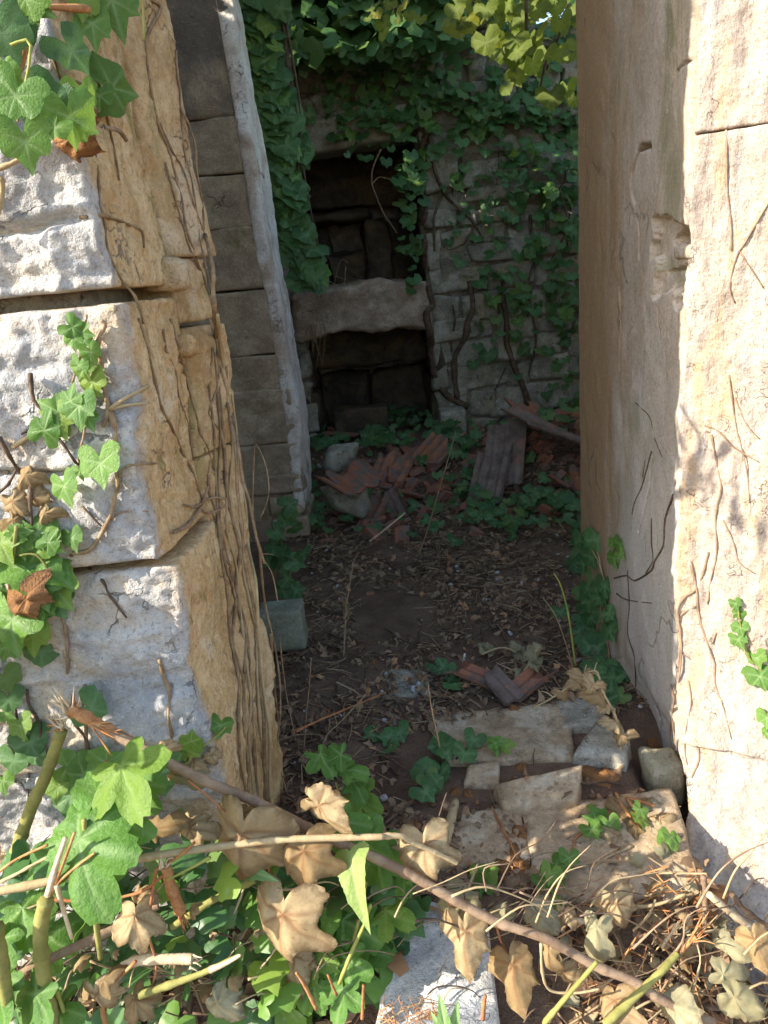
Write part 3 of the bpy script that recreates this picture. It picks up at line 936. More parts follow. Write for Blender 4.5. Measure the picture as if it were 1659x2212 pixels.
S(flat_stone('loose_stone', [(790, 1500), (930, 1497), (920, 1448), (810, 1445)], .02, .05, 'graystone', 'dark flat stone sunk in the leaf litter of the floor', seed=9, amp=.018))
P, F = block((.645, 1.65, -.12), (.745, 1.76, .012), (16, 14, 16), .022, .012, 14, 10, 4, skew=.12)
S(solo('loose_stone', P, F, M['yellow'], 'yellowish lichen covered stone at the foot of the sunlit corner', 'stone'))
S(flat_stone('loose_stone', [(800, 2205), (1075, 2140), (1050, 1975), (850, 1960)], .03, .3, 'limestone', 'white limestone block in the foreground below the doorstep', seed=11, amp=.018, res=(36, 32, 12), tilt=(.03, .25)))
S(flat_stone('loose_stone', [(215, 1990), (330, 1975), (330, 1860), (235, 1880)], -.03, .3, 'limestone', 'white stone peeping out behind the cut stems on the left', seed=12, amp=.02))
def up_block(name, px, py, Y, w_, h, dpt, mat, label, cat, seed, r=.008, amp=.005, zoff=0.):
    p = W(px, py, Y)
    P, F = block((p.x - w_ / 2, Y, p.z - zoff), (p.x + w_ / 2, Y + dpt, p.z + h), (14, 8, 12), r, amp, 9, seed)
    o = solo(name, P, F, M[mat], label, cat)
    stones.append(o)
    return o
up_block('concrete_block', 612, 1392, 2.42, .16, .125, .12, 'concrete', 'mossy green concrete block standing just inside the left jamb', 'block', 31, zoff=.03)
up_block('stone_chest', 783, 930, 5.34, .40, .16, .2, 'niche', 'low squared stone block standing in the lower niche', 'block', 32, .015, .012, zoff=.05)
up_block('brick', 800, 1290, 3.0, .035, .02, .02, 'tile', 'small red brick chip on the dark floor', 'brick', 33, .004, .003, zoff=.02)
up_block('loose_stone', 982, 948, 5.08, .19, .20, .2, 'rubble', 'squared pale stone at the right foot of the niche', 'stone', 34, .02, .015, zoff=.03)
_p = W(735, 1008, 4.35)
P, F = block((_p.x - 0.1, 4.35, _p.z - .08), (_p.x + 0.1, 4.51, _p.z + 0.1), (14, 10, 10), .04, .03, 9, 41, 4, skew=.5)
S(solo('loose_stone', P, F, M['graystone'], 'grey stone half sunk in ivy beside the broken tiles', 'stone'))
_p = W(750, 1082, 3.95)
P, F = block((_p.x - 0.13, 3.95, _p.z - .08), (_p.x + 0.13, 4.07, _p.z + 0.07), (14, 10, 10), .04, .03, 9, 42, 4, skew=.5)
S(solo('loose_stone', P, F, M['graystone'], 'long grey stone in front of the broken tiles', 'stone'))
ST = bvh_of(stones)
GS = GT + ST

# ------------------------------------------------------------------ broken roof tiles
def tile_mesh(length, width=.24, broken=0., seed=0):
    n, m = 26, 12
    xs = np.linspace(-width / 2, width / 2, n)
    prof = .010 * (np.exp(-((xs - .07) / .013) ** 2) + np.exp(-(xs / .013) ** 2) + np.exp(-((xs + .07) / .013) ** 2)) + .016 * np.exp(-((np.abs(xs) - width / 2) / .012) ** 2)
    V, F = [], []
    for s in (1, 0):
        for j in range(m):
            y = -length / 2 + length * j / (m - 1)
            for i in range(n):
                yy = y
                if j == m - 1 and broken:
                    yy += broken * vn(np.array([[xs[i] * 22, seed, 0.]]), seed)[0]
                if j == 0 and broken:
                    yy += broken * .7 * vn(np.array([[xs[i] * 18, seed, 4.]]), seed)[0]
                V.append((xs[i], yy, prof[i] + (.011 if s else 0)))
    o2 = m * n
    for j in range(m - 1):
        for i in range(n - 1):
            a = j * n + i
            F += [(a, a + 1, a + n + 1, a + n), (o2 + a, o2 + a + n, o2 + a + n + 1, o2 + a + 1)]
    for i in range(n - 1):
        F += [(i, o2 + i, o2 + i + 1, i + 1), ((m - 1) * n + i, (m - 1) * n + i + 1, o2 + (m - 1) * n + i + 1, o2 + (m - 1) * n + i)]
    for j in range(m - 1):
        a, b = j * n, j * n + n - 1
        F += [(a, a + n, o2 + a + n, o2 + a), (b, o2 + b, o2 + b + n, b + n)]
    return np.array(V), F
TG = 'broken roof tiles on the rubble'
tiles = []
# px, py, length, yaw, pitch, roll, lift, material, label
TL = [
    (742, 1052, .17, 60, 25, 10, .03, 'tile', 'small red tile shard farthest left in the tile rubble'),
    (768, 1046, .20, 35, 30, -15, .06, 'tile', 'red tile piece standing on edge left of the ribbed one'),
    (850, 1032, .24, -28, 36, 8, .08, 'tile', 'ribbed red tile piece lying in the middle of the rubble'),
    (938, 1004, .20, -55, 40, 15, .09, 'tile', 'red tile piece leaning beside the long dry stalk'),
    (782, 1128, .26, -40, 42, 10, .04, 'tile', 'broad red tile nearest the bare soil, tilted towards the door'),
    (838, 1112, .18, -10, 55, -30, .05, 'tile_grey', 'dark upright tile shard next to the broad red one'),
    (885, 1078, .22, 70, 12, 20, .05, 'tile', 'flat red tile lying crosswise under ivy'),
    (910, 985, .14, 20, 20, 0, .05, 'tile', 'small red tile chip peeping out of the ivy'),
    (1095, 1035, .46, -24, 42, -6, .18, 'tile_grey', 'large greyish ribbed roof tile tilted on top of the right pile'),
    (1062, 1068, .40, -36, 38, -16, .12, 'tile_grey', 'greyish roof tile partly under the large ribbed one'),
    (1160, 985, .40, 62, 26, 8, .22, 'tile_grey', 'dusty roof tile lying crosswise behind the large ribbed one'),
    (1215, 1005, .40, 80, 24, 4, .20, 'tile_grey', 'dark ribbed roof tile against the right jamb'),
    (1148, 945, .24, 30, 30, 12, .16, 'tile', 'bright red tile at the top of the right pile'),
    (1226, 1052, .16, 40, 20, 20, .04, 'tile', 'small red tile shard at the foot of the right pile'),
    (742, 942, .20, 85, 8, 0, .04, 'tile', 'red tile lying under the edge of the lower niche'),
    (1035, 1478, .20, 55, 10, 0, .012, 'tile', 'long red tile shard behind the broad paving stone'),
    (1140, 1492, .16, -50, 8, 4, .012, 'tile', 'dark red tile shard behind the paving stone, next to the jamb'),
    (1085, 1500, .12, 20, 6, 0, .008, 'tile_grey', 'dull tile shard between two red ones behind the paving stone'),
]
for i, (px, py, ln, yaw, pit, rol, lift, mt, lab) in enumerate(TL):
    p, _ = hit(px, py, GS, 3.6)
    V, F = tile_mesh(ln, .24 if i < 15 else .08, .05 if ln < .33 else .02, i)
    o = bpy.data.objects.new('roof_tile', mesh('roof_tile', V, F, M[mt], False))
    o.location = p + Vector((0, 0, lift - (.03 if i < 15 else 0)))
    o.rotation_euler = (R(pit), R(rol), R(yaw))
    col.objects.link(o)
    tag(o, lab, 'roof tile', TG)
    tiles.append(o)
# rough shards too small to tell apart
pl = Pile()
P0, F0 = block((-1, -.7, -.35), (1, .7, .35), (3, 3, 2), .2, .25, 1.1, 5)
k = 150
xs = np.concatenate([rng.normal(.15, .35, k), rng.normal(1.0, .25, k)])
ysd = np.concatenate([rng.normal(4.3, .35, k), rng.normal(4.5, .4, k)])
keep = (ysd > 3.3) & (ysd < 5.2) & (xs > -.35)
xs, ysd = xs[keep], ysd[keep]
pl.many(P0, F0, frames(np.c_[xs, ysd, ground_h(xs, ysd) + .015], np.tile([0, 0, 1.], (len(xs), 1)), rng.uniform(0, 6.3, len(xs)), rng.uniform(.015, .06, len(xs)), .6))
V, F = pl.arr()
tag(obj('tile_rubble', V, F, M['tile'], smooth=False), 'small broken tile shards strewn under the roof tiles', 'rubble', kind='stuff')
# ------------------------------------------------------------------ leaf litter, twigs and straw
def scatter(name, shape, mat, pts, size, tilt, lift, label, smooth=True, up=None):
    pl = Pile()
    n = len(pts)
    P = np.array(pts)
    N = np.tile([0, 0, 1.], (n, 1)) if up is None else np.array(up)
    P[:, 2] += rng.uniform(lift[0], lift[1], n)
    pl.many(shape[0], shape[1], frames(P, N, rng.uniform(0, 6.3, n), rng.uniform(size[0], size[1], n), tilt))
    V, F = pl.arr()
    return tag(obj(name, V, F, M[mat], smooth=smooth), label, name.replace('_', ' '), kind='stuff')
def ground_pts(n, x0, x1, y0, y1, dens=None):
    out = []
    while len(out) < n:
        x, y = rng.uniform(x0, x1), rng.uniform(y0, y1)
        if dens is None or rng.random() < dens(x, y):
            z = float(ground_h(np.array([x]), np.array([y]))[0])
            if y < 2.4:
                z = max(z, drop(x, y, ST, .4)) if drop(x, y, ST, .4) != 0. else z
            out.append((x, y, z))
    return out
def inside_d(x, y):
    if x < -.42 and y < 3.8:
        return 0
    bare = math.exp(-((x + .0) / .22) ** 2 - ((y - 2.75) / .45) ** 2)
    return max(.0, .9 - bare) * (.35 + .65 * (math.sin(x * 7.3 + 2 * math.sin(y * 4.1)) * math.sin(y * 6.7 + x * 2.2) > -.15))
def no_sill(x, y):
    if x > .62 and y < 1.95:
        return 0
    return inside_d(x, y) * (.03 if (y < 1.95 and x > -.02) else 1)
scatter('leaf_litter', LOW_DRY, 'litter', ground_pts(4500, -.6, 1.5, 1.45, 5.1, no_sill), (.005, .019), .7, (.0, .02), 'dull dry leaf litter covering the shaded floor')
scatter('straw_litter', STICK, 'straw', ground_pts(700, -.6, 1.5, 1.5, 4.4, no_sill), (.03, .12), .2, (.0, .02), 'dry straw and thin twigs strewn over the shaded floor')
scatter('straw_litter', STICK, 'straw', ground_pts(3600, -.6, 1.5, 1.5, 4.4, no_sill), (.015, .075), .3, (.0, .02), 'fine straw crumbs over the shaded floor')
scatter('leaf_litter', leaf_shape(LONG, nang=8, rings=1, tip=14, cup=.6, curl=1.2, crump=.3, seed=8)[:2], 'litter', ground_pts(5000, -.6, 1.5, 1.45, 5.0, no_sill), (.012, .04), .7, (.0, .02), 'narrow curled dead leaves on the shaded floor')
scatter('twig_litter', STICK, 'root_dark', ground_pts(1300, -.6, 1.5, 1.5, 4.6, no_sill), (.04, .16), .15, (.0, .02), 'dark twigs lying among the litter on the floor')
P1, F1 = block((-1, -.8, -.5), (1, .8, .5), (2, 2, 2), .3, .3, 1.3, 9)
scatter('stone_chips', (P1, F1), 'limestone', ground_pts(260, -.5, 1.4, 1.5, 4.9, no_sill), (.004, .012), .5, (.0, .006), 'tiny white stone chips scattered over the floor')
def front_d(x, y):
    if -.16 < x < .27 and y < 1.3:
        return .05
    return 1.0 if y < 1.27 + .02 * x else .10
scatter('dry_leaf_litter', CURL_DRY, 'dry', ground_pts(420, -1.3, 1.4, .85, 1.36, front_d), (.018, .042), .8, (.0, .03), 'crisp tan leaves heaped in front of the doorstep')
scatter('dry_leaf_litter', CURL_DRY, 'dry_grey', ground_pts(380, -1.3, 1.4, .85, 1.36, front_d), (.018, .042), .8, (.0, .03), 'dull grey green dry leaves heaped in front of the doorstep')
scatter('dark_leaf_litter', LOW_DRY, 'litter', ground_pts(1500, -1.3, 1.4, .8, 1.4, front_d), (.015, .035), .6, (.0, .02), 'dark rotting leaves on the ground in front of the doorstep')
scatter('straw_litter', STICK, 'straw', ground_pts(800, -1.3, 1.4, .85, 1.36, front_d), (.05, .16), .3, (.01, .05), 'pale broken straw and twigs in front of the doorstep')
scatter('bark_chips', STICK, 'wood_red', ground_pts(260, .3, 1.2, .95, 1.3, front_d), (.04, .10), .5, (.01, .06), 'orange shreds of bark and bramble at lower right')
scatter('bark_chips', STICK, 'wood_red', [tuple(W(random.uniform(820, 960), random.uniform(2150, 2212), 1.0) + Vector((0, 0, -.03))) for _ in range(60)], (.02, .05), .6, (.0, .03), 'orange wood chips below the white limestone block')
jp = []
for _ in range(700):
    y = random.uniform(1.32, 1.62)
    x = random.choice([-.02, .098, .24]) + random.gauss(0, .012) if random.random() < .4 else random.uniform(-.3, .66)
    jp.append((x, y, max(float(ground_h(np.array([x]), np.array([y]))[0]), -.03)))
scatter('dark_leaf_litter', LOW_DRY, 'litter', jp, (.006, .016), .6, (.0, .015), 'dark crumbs of leaf lying in the joints of the doorstep')

# ------------------------------------------------------------------ roots and stems on the stone
def on_wall(pts, trees, off=.004, fb=1.5):
    out = []
    for px, py in pts:
        p, n = hit(px, py, trees, fb)
        out.append(p + n * off)
    return out
def densify(pts, step=45):
    out = [pts[0]]
    for a, b in zip(pts[:-1], pts[1:]):
        m = max(1, int(math.hypot(b[0] - a[0], b[1] - a[1]) / step))
        out += [(a[0] + (b[0] - a[0]) * t / m, a[1] + (b[1] - a[1]) * t / m) for t in range(1, m + 1)]
    return out
def stem_on(parent, pts, trees, r0, r1, mat='root', off=.004, seed=0, name='stem', fb=1.5, step=40, jit=3.):
    rs = random.Random(seed)
    d = densify(pts, step)
    d = [d[0]] + [(x + rs.gauss(0, jit), y + rs.gauss(0, jit)) for x, y in d[1:]]
    L = on_wall(d, trees, off, fb)
    # keep the stem continuous where the ray slips past an edge
    for i in range(1, len(L)):
        if (L[i] - L[i - 1]).length > .22:
            L[i] = W(d[i][0], d[i][1], L[i - 1].y)
    V, F = tube(L, r0, r1, 6, 3, .16, seed)
    return obj(name, V, F, M[mat], parent)
Z1 = lambda L: [(x * .3906, y * .3906) for x, y in L]
Z4 = lambda L: [(x * .3906, 688.5 + y * .3906) for x, y in L]
vine = thing('climbing_vine', (-.40, 1.6, -.1), 'bare brown ivy roots climbing the ochre left jamb', 'vine')
for i, (l, r0, r1) in enumerate([
        (Z1([(830, 0), (880, 70), (815, 200), (810, 350), (830, 500), (880, 680), (920, 820), (980, 1000), (1030, 1250), (1080, 1450), (1160, 1640)]), .0042, .003),
        (Z1([(970, 280), (1000, 600), (1040, 680), (1070, 800), (1090, 950), (1110, 1100), (1135, 1220), (1140, 1400), (1180, 1600), (1210, 1800)]), .004, .003),
        (Z1([(880, 680), (960, 850), (1005, 900), (1030, 1000), (1060, 1150), (1110, 1270)]), .0035, .002),
        (Z1([(910, 900), (950, 1050), (1010, 1250), (1050, 1400), (1130, 1560), (1190, 1700), (1200, 1866)]), .0035, .0025),
        (Z1([(1000, 600), (1020, 800), (1050, 1000), (1080, 1150), (1100, 1330), (1160, 1500)]), .003, .002),
        (Z1([(1130, 1300), (1170, 1480), (1190, 1700), (1195, 1860)]), .006, .007),
        (Z4([(760, 0), (800, 120), (840, 260), (870, 400), (940, 600), (1000, 740), (1050, 850), (1110, 990), (1190, 1100), (1240, 1300), (1300, 1500), (1330, 1700)]), .004, .003),
        (Z4([(900, 60), (930, 180), (960, 300), (985, 420), (1020, 560), (1040, 640), (1070, 800)]), .0035, .002),
        (Z4([(940, 0), (1000, 150), (1040, 350), (1080, 500), (1110, 640), (1150, 760), (1150, 860)]), .004, .003),
        (Z4([(1150, 0), (1190, 100), (1210, 240), (1250, 420), (1290, 540), (1320, 700), (1350, 880), (1380, 1000), (1420, 1200), (1470, 1350)]), .005, .004),
        (Z4([(1150, 860), (1160, 960), (1200, 1100), (1230, 1300), (1290, 1500), (1340, 1760), (1350, 1960)]), .0055, .006),
        (Z4([(1205, 280), (1190, 400), (1150, 510), (1220, 620)]), .003, .002),
        ([(190, 470), (170, 470), (215, 462), (240, 475), (280, 485), (300, 500), (312, 535)], .0045, .003),
        (Z1([(480, 600), (510, 720), (530, 850), (545, 1000), (550, 1130), (580, 1250), (600, 1400), (680, 1560), (740, 1640), (780, 1800)]), .004, .003),
        (Z1([(520, 380), (560, 500), (600, 700), (640, 880), (660, 1000)]), .0035, .002),
        (Z1([(250, 240), (330, 430), (440, 470), (470, 560), (520, 620), (660, 610)]), .004, .003)]):
    stem_on(vine, l, LT, r0 * .72, r1 * .72, 'root', .002, 500 + i)
# thick root mass on the back edge of the jamb, down to the floor
for i in (0, 2, 4, 5, 7, 9, 10):
    x0 = 470 + 6 * i + random.uniform(-5, 5)
    top = random.uniform(560, 1000)
    pts = []
    for k_ in range(12):
        y = top + (1735 - top) * k_ / 11
        xe = 452 + (y - 500) * .128 if y < 1450 else 574 + (y - 1450) * .05
        pts.append((xe - 2 - (10 - i) * 6.5 * min(1, (y - 500) / 600) + random.gauss(0, 3.5), y))
    stem_on(vine, pts, LT, .0024 + .0016 * random.random(), .0042, ('root', 'stem_tan', 'root')[i % 3], .003, 560 + i, step=60)
# looping free roots at the jamb foot
for pts, r_ in (([(585, 1370), (592, 1480), (600, 1560), (596, 1620), (610, 1680), (628, 1735)], .004), ([(560, 1180), (572, 1300), (598, 1420), (606, 1520), (600, 1600)], .0035),
                ([(545, 1120), (548, 1000), (553, 960), (575, 1010), (580, 1070), (562, 1120)], .0022), ([(604, 1380), (612, 1450), (622, 1520), (640, 1600)], .002), ([(600, 1300), (588, 1240), (566, 1200), (590, 1198)], .0018)):
    L = [W(x, y, 1.71 + .02 * math.sin(j)) for j, (x, y) in enumerate(pts)]
    V, F = tube(L, r_, r_ * .6, 6, 5, .15, 600 + len(pts))
    obj('stem', V, F, M['root'], vine)
tend = thing('climbing_vine', (-.36, 1.5, .8), 'grey forked twig curling out from the ochre jamb', 'vine')
for pts, r_ in (([(375, 1150), (405, 1135), (425, 1110), (438, 1085), (450, 1050)], .0042), ([(435, 1088), (420, 1095), (398, 1090)], .003), ([(438, 1085), (460, 1075), (485, 1078), (487, 1092), (465, 1105), (445, 1108), (432, 1095)], .0028)):
    L = [W(x, y, hit(x, y, LT)[0].y - .02) for x, y in pts]
    V, F = tube(L, r_, r_ * .7, 7, 6, .12, len(pts))
    obj('stem', V, F, M['stem_brown'], tend)
rvine = thing('climbing_vine', (.8, 1.7, 0), 'thin reddish vine roots on the sunlit right corner', 'vine')
Z6 = lambda L: [(1173 + x * .4026, 810 + y * .4026) for x, y in L]
Z3 = lambda L: [(1173 + x * .3661, y * .3661) for x, y in L]
for i, (l, r_) in enumerate([
        (Z6([(1000, 0), (1010, 150), (1030, 300), (1070, 420), (1090, 550), (1110, 690)]), .002), (Z6([(905, 320), (930, 450), (945, 600), (930, 800), (925, 960), (890, 1240)]), .0026),
        (Z6([(790, 1000), (830, 1150), (850, 1280), (900, 1450), (930, 1650), (980, 1780), (1020, 1950)]), .0026), (Z6([(890, 950), (870, 1060), (830, 1150), (760, 1190), (730, 1250), (735, 1400), (720, 1600)]), .003),
        (Z6([(820, 1240), (740, 1290), (728, 1350), (735, 1480), (725, 1640), (710, 1800), (720, 1950), (735, 2200)]), .003), (Z6([(780, 1640), (790, 1750), (770, 1900), (775, 2100)]), .002),
        (Z6([(690, 1660), (710, 1760), (690, 1900), (705, 2050)]), .0028), (Z6([(830, 2000), (815, 2080), (800, 2160)]), .003), (Z6([(870, 270), (950, 310), (1040, 390), (1160, 460)]), .0024),
        (Z6([(970, 780), (1030, 900), (1060, 1000), (1130, 1060)]), .002), (Z6([(1030, 120), (1100, 260), (1160, 350)]), .0018), (Z6([(905, 1440), (915, 1390), (930, 1385)]), .002), (Z6([(740, 1490), (790, 1520)]), .0018),
        (Z3([(1080, 760), (1085, 900), (1080, 1100), (1100, 1300), (1110, 1500)]), .0022), (Z3([(1327, 1200), (1250, 1350), (1190, 1430), (1130, 1520), (1120, 1700), (1140, 1800)]), .0026),
        (Z3([(1160, 1480), (1230, 1600), (1280, 1700)]), .002), (Z6([(735, 2180), (760, 2350), (772, 2500), (790, 2650)]), .004)]):
    stem_on(rvine, l, RT, r_, r_ * .6, 'stem_brown', .002, 640 + i, fb=1.6)
pvine = thing('climbing_vine', (.736, 1.9, .4), 'dark thread-like roots on the shaded plaster of the right jamb', 'vine')
for i, (l, r_) in enumerate([
        (Z6([(700, 640), (670, 780), (640, 900), (610, 1000), (570, 1050), (500, 1105), (450, 1080), (390, 1085)]), .0036), (Z6([(585, 770), (590, 900), (580, 1000), (545, 1060)]), .0022),
        (Z6([(585, 410), (560, 520), (520, 600), (490, 700), (485, 750)]), .0022), (Z6([(550, 460), (548, 540)]), .0018), (Z6([(400, 1175), (460, 1200), (575, 1228)]), .0026), (Z6([(455, 1050), (470, 1220), (455, 1380), (480, 1520), (505, 1680)]), .0024),
        (Z6([(500, 150), (560, 220), (590, 280)]), .0016), (Z6([(600, 340), (645, 440)]), .0014)]):
    stem_on(pvine, l, RT, r_, r_ * .6, 'root_dark', .001, 680 + i, fb=2.)

# ------------------------------------------------------------------ ivy on the left wall
def wall_leaf(parent, kind, px, py, size_px, ang, dY=.03, trees=LT, flat=.45, i=None, fb=1.3, facing=None):
    """a leaf about size_px tall at (px, py), its tip turned ang degrees from straight down, standing dY off the wall"""
    p, n = hit(px, py, trees, fb)
    d = ray(px, py)
    depth = (p - CAM).length - dY
    p = CAM + d.normalized() * depth
    if facing is None:
        facing = (n * 1.2 - d.normalized() + rv(flat) * .6 + sdir * .55)
    a = R(ang)
    tip = -up * math.cos(a) + rt * math.sin(a)
    sz = size_px / FPX * (p - CAM).dot(fwd) / 1.35
    p = p - tip * sz * .35
    return put_leaf(kind, p, facing, tip, sz, parent, i)
def ivy_plant(loc, label, stems, leaves, trees=LT, group=None, **kw):
    t = thing('ivy_plant', loc, label, 'ivy', group)
    for i, (l, r0, r1, mt, off) in enumerate(stems):
        stem_on(t, l, trees, r0, r1, mt, off, int(l[0][0] * 7 + i))
    for lf in leaves:
        kind, px, py, s, a = lf[:5]
        wall_leaf(t, kind, px, py, s, a, lf[5] if len(lf) > 5 else .03, trees, **kw)
    return t
ivy_plant((-.5, 1.27, .8), 'slender ivy strand with bright leaves hanging down the middle of the left wall',
          [(Z4([(500, 0), (490, 150), (450, 250), (440, 360), (465, 450), (470, 620), (455, 760), (470, 860)]), .0025, .002, 'root', .02),
           (Z4([(570, 0), (590, 60), (550, 150), (570, 260), (590, 400), (610, 500), (560, 600)]), .0045, .0035, 'root', .012),
           (Z4([(610, 500), (640, 640), (640, 780), (650, 900), (640, 980), (610, 1100), (510, 1250), (410, 1290)]), .0045, .004, 'root', .008),
           (Z4([(610, 500), (680, 440), (790, 370)]), .004, .003, 'stem_tan', .012), (Z4([(620, 500), (700, 495), (790, 450)]), .0035, .0025, 'stem_tan', .012),
           (Z4([(180, 320), (220, 440), (270, 520), (310, 600), (370, 690), (430, 770), (470, 850)]), .0035, .0025, 'root_dark', .02),
           (Z4([(215, 540), (190, 610), (150, 650)]), .003, .002, 'root_dark', .01), (Z4([(80, 690), (200, 650), (310, 615)]), .004, .003, 'stem_tan', .01),
           (Z4([(660, 870), (700, 820), (760, 800), (850, 800)]), .0025, .002, 'root', .006), (Z4([(620, 1110), (680, 1070), (790, 1050)]), .002, .0015, 'root', .006),
           (Z4([(460, 1030), (540, 1110), (570, 1150)]), .003, .002, 'root_dark', .006)],
          [('ivy', 165, 712, 40, 60), ('ivy', 186, 722, 42, 80), ('ivy', 160, 742, 42, 10), ('ivy', 179, 745, 36, -10), ('ivy', 200, 772, 46, 20), ('ivy', 168, 800, 46, -15), ('ivy', 183, 806, 40, 20),
           ('ivy', 203, 838, 50, 15), ('ivy', 155, 850, 62, 170), ('ivy', 172, 898, 78, 5, .045), ('ivy', 108, 880, 70, -120), ('ivy', 102, 912, 70, 160), ('ivy', 130, 922, 72, 20), ('ivy', 195, 915, 50, 30),
           ('ivy', 219, 1022, 82, 10, .045), ('ivy', 176, 1025, 34, 20), ('ivy', 145, 1068, 72, 20, .04)])
ivy_plant((-.85, 1.25, .5), 'lush ivy clump with large green leaves at the left edge of the wall',
          [(Z4([(130, 1130), (120, 1320), (125, 1430), (150, 1550)]), .004, .003, 'stem_green', .03), (Z4([(140, 1280), (250, 1300), (300, 1330)]), .003, .002, 'stem_green', .03),
           (Z4([(0, 670), (60, 750), (110, 830), (160, 940), (175, 1050), (200, 1120)]), .004, .003, 'root_dark', .012), (Z4([(0, 960), (60, 900), (110, 850)]), .003, .002, 'root_dark', .012),
           (Z4([(400, 1310), (480, 1380), (560, 1450), (620, 1530), (700, 1640)]), .003, .002, 'root_dark', .006), (Z4([(330, 1600), (360, 1720), (390, 1960)]), .004, .0035, 'root', .006)],
          [('ivy', 90, 1168, 75, 30), ('ivy', 52, 1150, 45, 100), ('ivy', 115, 1180, 60, 60), ('ivy', 112, 1160, 50, 150), ('ivy', 160, 1174, 50, 20), ('ivy', 45, 1190, 55, 10), ('ivy', 12, 1190, 85, 30), ('ivy', 70, 1205, 60, -30),
           ('ivy', 115, 1240, 125, 50, .07), ('ivy', 14, 1250, 90, -10, .05), ('ivy', 88, 1282, 90, 20, .06), ('ivy', 138, 1292, 75, 40, .04), ('ivy', 88, 1330, 80, 10, .04), ('ivy', 30, 1368, 115, 10, .07), ('ivy', 72, 1392, 70, 0, .04),
           ('ivy', 10, 1410, 50, -20, .04), ('ivy_dark', 125, 1310, 70, 40, .02), ('ivy_dark', 60, 1260, 80, 0, .02), ('ivy_dark', 20, 1320, 80, 0, .02), ('ivy_dark', 90, 1420, 50, 0, .01),
           ('ivy_brown', 55, 1318, 85, 20, .09), ('ivy_tan', 40, 1095, 60, 40, .02), ('ivy_tan', 88, 1078, 50, 70, .02), ('ivy_tan', 92, 1120, 45, -30, .02), ('ivy_tan', 50, 1040, 50, -30, .02), ('ivy_tan', 40, 1130, 45, 60, .02)])
ivy_plant((-.7, 1.15, 1.6), 'large blurred ivy spray hanging into the upper left corner',
          [([(140, 0), (165, 45), (170, 80)], .003, .002, 'stem_green', .12), ([(45, 255), (75, 275), (110, 300)], .0025, .002, 'stem_yellow', .16), ([(40, 190), (90, 150), (60, 110), (110, 40)], .006, .005, 'wood_red', .06),
           (Z1([(130, 410), (200, 440), (300, 530)]), .009, .008, 'wood', .05), (Z1([(0, 980), (40, 1080), (0, 1200)]), .006, .005, 'stem_tan', .02), (Z1([(0, 880), (60, 890), (110, 880)]), .005, .004, 'stem_tan', .03),
           (Z1([(520, 730), (570, 760), (640, 780)]), .004, .004, 'stem_brown', .03)],
          [('ivy', 250, 30, 115, 15, .15), ('ivy', 203, 72, 80, 10, .10), ('ivy_dark', 172, 120, 72, 60, .10), ('ivy', 266, 190, 92, 90, .12), ('ivy_dark', 125, 236, 80, 60, .1), ('ivy', 158, 275, 90, 20, .17), ('ivy', 112, 285, 48, -30, .15),
           ('ivy', 190, 270, 60, 80, .15), ('ivy', 22, 232, 105, -20, .2), ('ivy', 57, 330, 95, 10, .2), ('ivy_brown', 170, 320, 105, 40, .05), ('ivy', 88, 20, 75, 60, .12), ('ivy', 40, 12, 80, -40, .12), ('ivy_dark', 42, 80, 70, 30, .06),
           ('ivy', 8, 190, 60, 0, .12), ('ivy', 8, 152, 40, 0, .12), ('ivy_dark', 100, 240, 70, -20, .06), ('ivy', 180, 20, 60, 0, .08), ('ivy', 185, 222, 60, 30, .08), ('ivy', 215, 218, 45, 0, .06), ('ivy_dark', 15, 95, 90, 20, .1)])
ivy_plant((-.8, 1.24, .1), 'small shaded ivy creeping up behind the olive stump at lower left',
          [([(20, 1440), (40, 1530), (60, 1640), (75, 1720)], .003, .002, 'root_dark', .01), ([(60, 1480), (85, 1560), (110, 1650)], .003, .002, 'root_dark', .01), ([(185, 1480), (195, 1570), (190, 1620)], .004, .003, 'root', .008), ([(165, 1560), (195, 1600), (200, 1640)], .003, .002, 'root_dark', .01), ([(345, 1420), (362, 1500), (372, 1580), (380, 1640)], .0042, .003, 'root', .006)],
          [('ivy_dark', 20, 1525, 45, 10), ('ivy', 20, 1545, 35, 60), ('ivy', 48, 1580, 50, 20), ('ivy', 35, 1615, 50, -20), ('ivy_dark', 70, 1615, 50, 20), ('ivy_dark', 30, 1655, 45, 0), ('ivy_dark', 85, 1640, 45, 40), ('ivy_dark', 210, 1535, 50, 70), ('ivy_dark', 15, 1480, 50, 20), ('ivy', 10, 1700, 50, 20)])
ivy_plant((-.55, 1.2, -.05), 'ivy with narrow lobed leaves under the broken branch',
          [([(250, 1790), (248, 1720), (252, 1650), (240, 1610)], .003, .002, 'stem_red', .06), ([(340, 1650), (400, 1640), (455, 1580), (470, 1560)], .002, .0015, 'stem_yellow', .02)],
          [('ivy', 168, 1690, 75, -40, .06), ('ivy', 225, 1640, 60, 170, .06), ('ivy', 242, 1640, 60, 120, .06), ('ivy', 205, 1720, 60, -10, .05), ('ivy', 125, 1715, 50, 0, .05), ('ivy', 280, 1750, 60, 30, .05), ('ivy', 415, 1590, 48, 170, .03),
           ('ivy', 410, 1622, 60, 60, .03), ('ivy', 472, 1578, 45, -20, .03), ('ivy_dark', 340, 1690, 80, 20, .03), ('ivy_dark', 150, 1740, 70, 0, .03), ('ivy_dark', 240, 1780, 80, 0, .03), ('ivy', 160, 1655, 55, 90, .05), ('ivy', 205, 1665, 45, 60, .05), ('ivy', 395, 1780, 40, 40, .04)])
